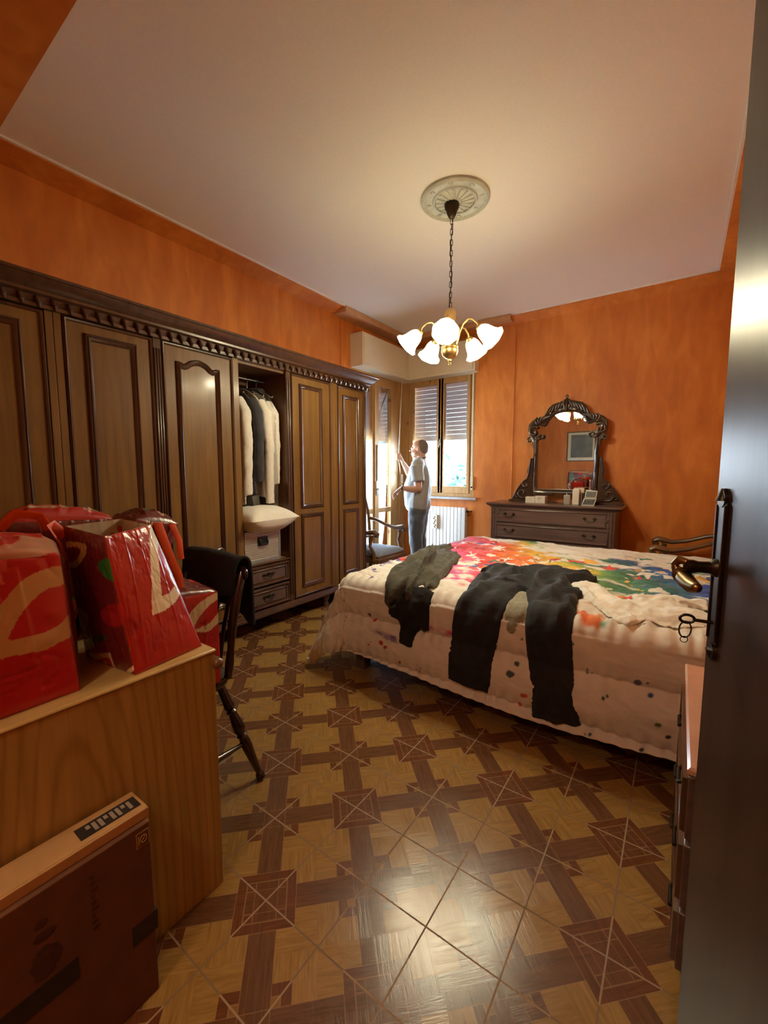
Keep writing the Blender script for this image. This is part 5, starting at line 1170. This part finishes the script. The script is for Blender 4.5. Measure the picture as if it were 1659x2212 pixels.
# ================================================================== NIGHTSTAND behind the door
ns = empty('nightstand', (.19, 1.45, 0), 'narrow dark nightstand with pink marble top, mostly hidden by the open door', 'nightstand')
MB().box(.068, XR-.002, 1.15, 1.76, .03, .575).build('body', M['dresser'], ns, bevel=.004)
b = MB(); prof = [(.0, .575), (-.010, .580), (-.016, .588), (-.016, .600), (-.010, .604), (.0, .604)]
b.rings([[(.068+o_, 1.15+o_, z), (XR-.002, 1.15+o_, z), (XR-.002, 1.76-o_, z), (.068+o_, 1.76-o_, z)] for o_, z in ((.0, .577), (-.012, .582), (-.018, .590), (-.018, .600), (-.012, .605))]); b.build('marble_top', M['pink'], ns)
for z0, z1 in ((.40, .56), (.22, .385), (.05, .205)):
    d = MB().box(.055, .30, 1.17, 1.74, z0, z1).build('drawer', M['dresser'], ns, bevel=.003)
    q = MB(); q.mould([(1.18, z0+.01), (1.73, z0+.01), (1.73, z1-.01), (1.18, z1-.01)], [(0, 0), (.002, .010), (.010, .012), (.016, .004), (.018, 0)], lambda u, v, h: (.055-h, u, v)); q.build('edge_moulding', M['wdk'], d, smooth=50)
    for y_ in (1.30, 1.60):
        q = MB(); q.tube([(.054, y_-.04, (z0+z1)/2+.01), (.040, y_-.03, (z0+z1)/2-.004), (.040, y_+.03, (z0+z1)/2-.004), (.054, y_+.04, (z0+z1)/2+.01)], .005, 8); q.build('handle', M['brassdk'], d)

# ================================================================== ENTRANCE DOOR (open)
d2 = bpy.data.objects.new('door_2', None); COL.objects.link(d2); d2.location = (.30, .16, 0); tag(d2, kind='structure')
Pf = Vector((.058, 1.0, 0)); Ph = Vector((.285, .165, 0)); Dd = (Ph-Pf).normalized(); Nn = Vector((Dd.y, -Dd.x, 0)); Nn = Nn if Nn.x < 0 else -Nn
DM = lambda u, v, h: tuple(Pf+Dd*u+Nn*h+Vector((0, 0, v)))      # u along door from its free edge, h out of the visible face
WID = (Ph-Pf).length
b = MB(); b.prism([(0, .008), (WID, .008), (WID, 2.12), (0, 2.12)], DM, -.042, 0); b.build('leaf', M['doorw'], d2, bevel=.003)
b = MB()
for y_ in (.4, 1.75): b.tube([DM(WID+.004, y_, -.0), DM(WID+.004, y_+.09, -.0)], .008, 10)
b.build('hinge', M['brass'], d2)
b = MB(); zc = 1.105
b.prism([(.020, .965), (.058, .965), (.058, 1.225), (.020, 1.225)], DM, 0, .005); pl = b.build('lock_plate', M['brassdk'], d2, bevel=.0015)
b = MB()
for z0 in (.945, 1.228):
    b.prism([(.039+.016*cos(t), z0+.004+.016*sin(t)) for t in np.linspace(0, 2*pi, 20, endpoint=False)], DM, .0, .007)
b.tube([DM(.039, .952, .004), DM(.039, .936, .004)], [.010, .004], 10); b.tube([DM(.039, 1.228, .004), DM(.039, 1.250, .004)], [.012, .004], 10)
b.tube([DM(.022, .97, .005), DM(.022, 1.22, .005)], .003, 8); b.tube([DM(.056, .97, .005), DM(.056, 1.22, .005)], .003, 8); b.build('plate_ornament', M['brassdk'], pl)
hd = MB(); hd.lathe([(0, 0), (.017, 0), (.016, .006), (.011, .012), (.0105, .030), (.013, .038), (.0125, .050), (0, .052)], n=20, M=Matrix.Translation(Vector(DM(.039, zc, .004))) @ Nn.to_track_quat('Z', 'Y').to_matrix().to_4x4())
hl = hd.build('handle_neck', M['brassdk'], d2)
hd = MB(); hd.tube([DM(.039, zc+.008, .052), DM(.030, zc+.010, .060), DM(.022, zc-.000, .066), DM(.026, zc-.013, .062), DM(.040, zc-.020, .056)], [.006, .0085, .007, .009, .0115], 14, round_ends=True)
hd.tube([DM(.034, zc-.018, .058), DM(.050, zc-.024, .055), DM(.075, zc-.028, .053), (DM(.095, zc-.026, .052))], [.0125, .0150, .0130, .009], 16, round_ends=True)
for k in range(3): hd.tube([DM(.034+.0045*k+.0005*cos(t), zc-.018-.0015*k+.0135*sin(t), .058-.001*k+.0135*cos(t)) for t in np.linspace(0, 2*pi, 20, endpoint=False)], .0013, 6, loop=True)
hd.build('handle_lever', M['brass'], hl)
ky = empty('key', DM(.039, 1.012, .006), 'old bronze key with split ring in the keyhole of the open door', 'key')
b = MB(); b.tube([DM(.039, 1.002, .0), DM(.039, 1.004, .034)], .0032, 8)
b.tube([DM(.039+.000, 1.005+.0075*sin(t), .045+.0115*cos(t)) for t in np.linspace(0, 2*pi, 22, endpoint=False)], .0026, 8, loop=True); b.build('shaft', M['brassdk'], ky)
b = MB(); b.tube([DM(.039+.003*cos(t), .984+.0155*sin(t), .047+.0105*cos(t)) for t in np.linspace(0, 2*pi, 26, endpoint=False)], .0014, 6, loop=True); b.tube([DM(.040, .965+.006*sin(t), .048+.006*cos(t)) for t in np.linspace(0, 2*pi, 16, endpoint=False)], .0008, 6, loop=True); b.build('key_ring', M['brassdk'], ky)

# ================================================================== MAN
FX = Vector((-.94, -.34, 0)).normalized(); LX = Vector((-FX.y, FX.x, 0)); OR = Vector((-2.60, 4.40, 0))
LX = LX if LX.y < 0 else -LX         # his near (left) side faces the camera
def Wp(f, l, z): return OR+FX*f+LX*l+Vector((0, 0, z))
Rm = Matrix((FX, LX, Vector((0, 0, 1)))).transposed()
man = empty('person', tuple(OR), 'standing man in light grey T-shirt and slate trousers holding the shutter strap', 'person')
def cap(mb, pts, rad, n=12, flat=1.0, up=None): mb.tube([Wp(*p) for p in pts], rad, n, flat=flat, up=up, round_ends=True)
def el(mb, c, r, tilt=0): mb.ball(tuple(Wp(*c)), r, 18, M=Rm @ Matrix.Rotation(tilt, 3, 'Y'))
b = MB()
HZ = 1.555
el(b, (-.012, 0, HZ+.022), (.096, .074, .082)); el(b, (-.040, 0, HZ+.010), (.070, .070, .075)); el(b, (.030, 0, HZ-.018), (.060, .058, .078)); el(b, (.040, 0, HZ-.070), (.050, .047, .040)); el(b, (.068, 0, HZ-.088), (.020, .022, .018))
el(b, (.078, 0, HZ+.012), (.018, .045, .012)); el(b, (.085, 0, HZ-.003), (.014, .010, .022), .35); el(b, (.104, 0, HZ-.022), (.017, .013, .012)); el(b, (.088, 0, HZ-.053), (.012, .022, .0065)); el(b, (.085, 0, HZ-.065), (.012, .020, .0065))
for s_ in (-1, 1):
    el(b, (-.008, s_*.073, HZ-.008), (.018, .009, .030)); el(b, (.060, s_*.034, HZ-.030), (.024, .018, .020)); el(b, (.020, s_*.045, HZ-.062), (.040, .018, .026))
cap(b, [(-.030, 0, HZ-.02), (-.032, 0, 1.455), (-.020, 0, 1.40), (-.02, 0, 1.35)], [.060, .057, .064, .08])
# trunk under clothes
cap(b, [(-.01, 0, 1.33), (0, 0, 1.2), (.02, 0, 1.05), (.0, 0, .92)], [.11, .12, .125, .12], 18)
cap(b, [(-.01, -.15, 1.355), (-.01, 0, 1.375), (-.01, .15, 1.355)], [.062, .06, .062])
# near arm (left): hanging to the elbow, forearm forward, hand drooping
SHn, ELn, WRn = (-.010, .185, 1.345), (-.040, .225, 1.085), (.165, .215, 1.085)
cap(b, [SHn, (-.03, .205, 1.22), ELn], [.056, .050, .041], 14); cap(b, [ELn, (.03, .222, 1.075), (.10, .218, 1.080), WRn], [.041, .043, .035, .025], 14)
PMn = (.205, .212, 1.060); cap(b, [WRn, (.185, .213, 1.075), PMn, (.225, .210, 1.040)], [.024, .026, .030, .027], 12, flat=.62, up=(0, 0, 1))
for k, (dl, ln) in enumerate(((.030, .070), (.011, .080), (-.009, .075), (-.028, .060))):
    p0 = (.222, .212+dl, 1.045); cap(b, [p0, (.222+ln*.42, .212+dl*1.1, 1.045-ln*.32), (.222+ln*.55, .210+dl*1.1, 1.045-ln*.78), (.222+ln*.42, .208+dl, 1.045-ln*1.15)], [.0105, .0095, .0088, .0075], 8)
cap(b, [(.190, .180, 1.055), (.212, .165, 1.030), (.225, .165, 1.005)], [.012, .0105, .009], 8)
# far arm (right): raised, gripping the strap
SHf, ELf, WRf = (.0, -.180, 1.345), (.140, -.235, 1.205), (.225, -.130, 1.390)
cap(b, [SHf, (.07, -.21, 1.27), ELf], [.055, .049, .041], 14); cap(b, [ELf, (.17, -.20, 1.27), (.20, -.16, 1.34), WRf], [.041, .042, .034, .025], 14)
HC = Vector((.258, -.110, 1.455)); cap(b, [WRf, (.240, -.122, 1.42), tuple(HC), (.268, -.108, 1.485)], [.024, .028, .033, .026], 12, flat=.6, up=(.3, 1, 0))
for k in range(4):
    z = 1.492-.019*k; cap(b, [(.262, -.085, z), (.287, -.078, z+.004), (.305, -.092, z+.002), (.303, -.112, z-.002), (.285, -.118, z-.004)], [.0105, .0098, .0092, .0088, .008], 8)
cap(b, [(.25, -.14, 1.44), (.275, -.146, 1.462), (.298, -.138, 1.482)], [.012, .0108, .009], 8)
# legs / feet hidden inside trousers
cap(b, [(0, .09, .88), (.01, .10, .48), (-.02, .10, .10)], [.085, .058, .042]); cap(b, [(0, -.09, .88), (.01, -.10, .48), (-.02, -.10, .10)], [.085, .058, .042])
body = b.build('body', M['skin'], man); remesh(body, .0052, 2, .4)
# hair: short, receding
h = MB(); rr_ = []
h.ball(tuple(Wp(-.036, 0, HZ+.026)), (.083, .078, .0825), 22, M=Rm); el(h, (-.058, 0, HZ-.012), (.058, .072, .062)); 
ho = h.build('hair', M['hair'], man); remesh(ho, .006, 1)
# t-shirt
t = MB()
cap(t, [(-.010, 0, 1.385), (-.008, 0, 1.34), (.0, 0, 1.22), (.025, 0, 1.10), (.025, 0, 1.0), (.012, 0, .93), (.008, 0, .90)], [.075, .118, .135, .150, .156, .160, .160], 24)
cap(t, [(-.012, -.158, 1.350), (-.014, -.08, 1.383), (-.016, 0, 1.395), (-.014, .08, 1.383), (-.012, .158, 1.350)], [.078, .074, .062, .074, .078])
cap(t, [(-.03, .05, 1.30), (-.045, .06, 1.18), (-.02, .07, 1.0), (-.01, .07, .90)], [.10, .11, .12, .125]); cap(t, [(-.03, -.05, 1.30), (-.045, -.06, 1.18), (-.02, -.07, 1.0), (-.01, -.07, .90)], [.10, .11, .12, .125])
cap(t, [(.05, 0, 1.13), (.065, 0, 1.02), (.055, 0, .93)], [.10, .118, .112])
t.tube([Wp(*p) for p in [SHn, (-.022, .202, 1.26), (-.034, .215, 1.165)]], [.080, .077, .080], 16, round_ends=False); t.tube([Wp(*p) for p in [SHf, (.05, -.20, 1.295), (.085, -.215, 1.262)]], [.072, .070, .074], 16)
# flatten hem
ts = t.build('tshirt', M['tee'], man); remesh(ts, .009, 3); wrinkle(ts, .11, .012, 1)
# cut the hem flat with a boolean-free trick is not needed: shirt ends in its own rounded hem over the trousers
cl = MB(); cl.tube([Wp(-.022+.068*cos(a), .072*sin(a), 1.425-.028*cos(a)) for a in np.linspace(0, 2*pi, 30, endpoint=False)], .0075, 8, loop=True); cl.build('collar', M['blacksuit'], man)
# trousers
q = MB()
for s_ in (1, -1):
    q.tube([Wp(*p) for p in [(-.005, s_*.055, .90), (.0, s_*.075, .82), (.004, s_*.098, .68), (.01, s_*.10, .48), (-.01, s_*.10, .25), (-.02, s_*.10, .06)]], [.095, .112, .104, .083, .076, .078], 18)
q.tube([Wp(0, 0, .92), Wp(0, 0, .84), Wp(0, 0, .78)], [.115, .128, .09], 18)
tr = q.build('trousers', M['jeans'], man); remesh(tr, .010, 2); wrinkle(tr, .10, .022, 1)
wt = MB(); wt.tube([Wp(.150+.0*cos(a), .216+.030*cos(a), 1.086+.028*sin(a)) for a in np.linspace(0, 2*pi, 20, endpoint=False)], .0055, 8, loop=True, flat=1.6); wt.ball(tuple(Wp(.150, .247, 1.088)), (.013, .006, .013), 10, M=Rm); wt.build('wristwatch', M['black'], man)
for s_ in (1, -1):
    f_ = MB(); cap(f_, [(-.06, s_*.10, .045), (.02, s_*.10, .045), (.12, s_*.105, .035), (.18, s_*.108, .030)], [.040, .044, .040, .028], 14, flat=.9); f_.build('shoe', M['black'], man)

# ================================================================== OUTSIDE
tag(MB().box(-4.66, -4.46, 6.63, 7.8, -.02, 2.75).build('brick_pier', M['brick']), 'brick pier of the balcony seen through the glazed door', 'brick wall')
aw = MB(); aw.prism([(5.3, 1.74), (7.6, 1.74), (7.6, 1.86), (5.3, 1.93)], lambda u, v, h: (-4.75+h, u, v), -.05, .0); aw.prism([(5.3, 1.93), (7.6, 1.88), (7.6, 1.90), (5.3, 1.95)], lambda u, v, h: (-4.75-h, u, v), 0, 1.0)
tag(aw.build('awning', M['awn']), 'blue green awning beyond the balcony door', 'awning')
def tree(loc, hgt, spread, label, seed):
    r = random.Random(seed); t = empty('garden_tree', loc, label, 'tree', None); x, y, z = loc
    k = MB(); k.tube([(x, y, z), (x+.1, y, z+hgt*.5), (x, y+.1, z+hgt*.85)], [.12, .09, .04], 8)
    for i in range(6):
        a = r.random()*6.28; k.tube([(x, y, z+hgt*.55+i*.2), (x+cos(a)*spread*.6, y+sin(a)*spread*.5, z+hgt*.8+r.random()*.5)], [.04, .015], 6)
    k.build('trunk', M['bark'], t)
    f = MB()
    for i in range(900):
        cl_ = r.randint(0, 7); a0 = cl_*.8; c = (x+cos(a0)*spread*.55, y+sin(a0)*spread*.4, z+hgt*(.78+.12*sin(cl_*2.3)))
        p = Vector((c[0]+r.gauss(0, .26)*spread, c[1]+r.gauss(0, .26)*spread, c[2]+r.gauss(0, .10)*hgt)); s_ = .09+.08*r.random()
        u = Vector((r.gauss(0, 1), r.gauss(0, 1), r.gauss(0, .6))).normalized()*s_; v = u.cross(Vector((r.gauss(0, 1), r.gauss(0, 1), r.gauss(0, 1)))).normalized()*s_*.5
        f.add([p-u, p-v, p+u, p+v], [(0, 1, 2, 3)])
    f.build('foliage', M['leaf'], t, smooth=0)
tree((-5.35, 11.6, -4.0), 5.3, .9, 'small garden tree seen through the right pane of the far window', 3)
rl = MB(); rl.box(-5.2, -5.15, 2.0, 8.4, .98, 1.03)
for k in range(45): rl.box(-5.19, -5.17, 2.05+k*.14, 2.065+k*.14, -.02, .98)
tag(rl.build('balcony_railing', M['rad']), 'white balcony railing outside the glazed door', 'railing')

# ================================================================== LIGHT
wld = bpy.data.worlds.new('world'); S.world = wld; wld.use_nodes = True; nt = wld.node_tree
bg = nt.nodes['Background']; tc = nt.nodes.new('ShaderNodeTexCoord'); sp = nt.nodes.new('ShaderNodeSeparateXYZ'); L(nt, tc.outputs['Generated'], sp.inputs[0])
rp = ramp(nt, sp.outputs[2], [(.0, (.80, .92, 1.0)), (.25, (.70, .86, 1.0)), (1.0, (.45, .66, 1.0))]); L(nt, rp.outputs[0], bg.inputs[0]); bg.inputs[1].default_value = 23.0
def portal(loc, rot, sx_, sy_):
    l = bpy.data.lights.new('window_portal', 'AREA'); l.shape = 'RECTANGLE'; l.size = sx_; l.size_y = sy_; l.cycles.is_portal = True
    o = bpy.data.objects.new('window_portal', l); COL.objects.link(o); o.location = loc; o.rotation_euler = rot
#portal((-2.64, 5.22, 1.40), (radians(-90), 0, 0), 1.0, 1.0); portal((XL-.24, 4.37, .95), (0, radians(-90), 0), 1.9, .95)
for i, p in enumerate(BULBS):
    l = bpy.data.lights.new('bulb_light', 'POINT'); l.energy = 13.0; l.color = (1, .92, .64); l.shadow_soft_size = .022
    o = bpy.data.objects.new('bulb_light', l); COL.objects.link(o); o.location = p

hlp = empty('added_fill_lamp', (-.65, -.85, ZC), 'added fill lamp, unseen behind the camera, brightening the near side of the room', 'fill lamp')  # lamp added out of view as fill for the desk side and box
MB().lathe([(0, ZC), (.10, ZC), (.10, ZC-.02), (0, ZC-.02)], -.65, -.85, 24).build('base', M['white'], hlp)
MB().ball((-.65, -.85, ZC-.09), (.12, .12, .07), 20).build('globe', emit('fill_lamp_glow', (1, .80, .52), 6), hlp)
l = bpy.data.lights.new('added_fill_light', 'POINT'); l.energy = 20; l.color = (1, .86, .60); l.shadow_soft_size = .12  # point source of the added fill lamp
o = bpy.data.objects.new('added_fill_light', l); COL.objects.link(o); o.location = (-.65, -.85, ZC-.32)
S.view_settings.view_transform = 'Standard'; S.view_settings.look = 'None'; S.view_settings.gamma = 1; S.view_settings.use_curve_mapping = False
S.view_settings.exposure = 0.9
S.render.engine = 'CYCLES'
S.cycles.max_bounces = 8; S.cycles.diffuse_bounces = 5; S.cycles.transparent_max_bounces = 12; S.cycles.caustics_reflective = False; S.cycles.caustics_refractive = False
S.cycles.sample_clamp_indirect = 6
S.cycles.use_denoising = True
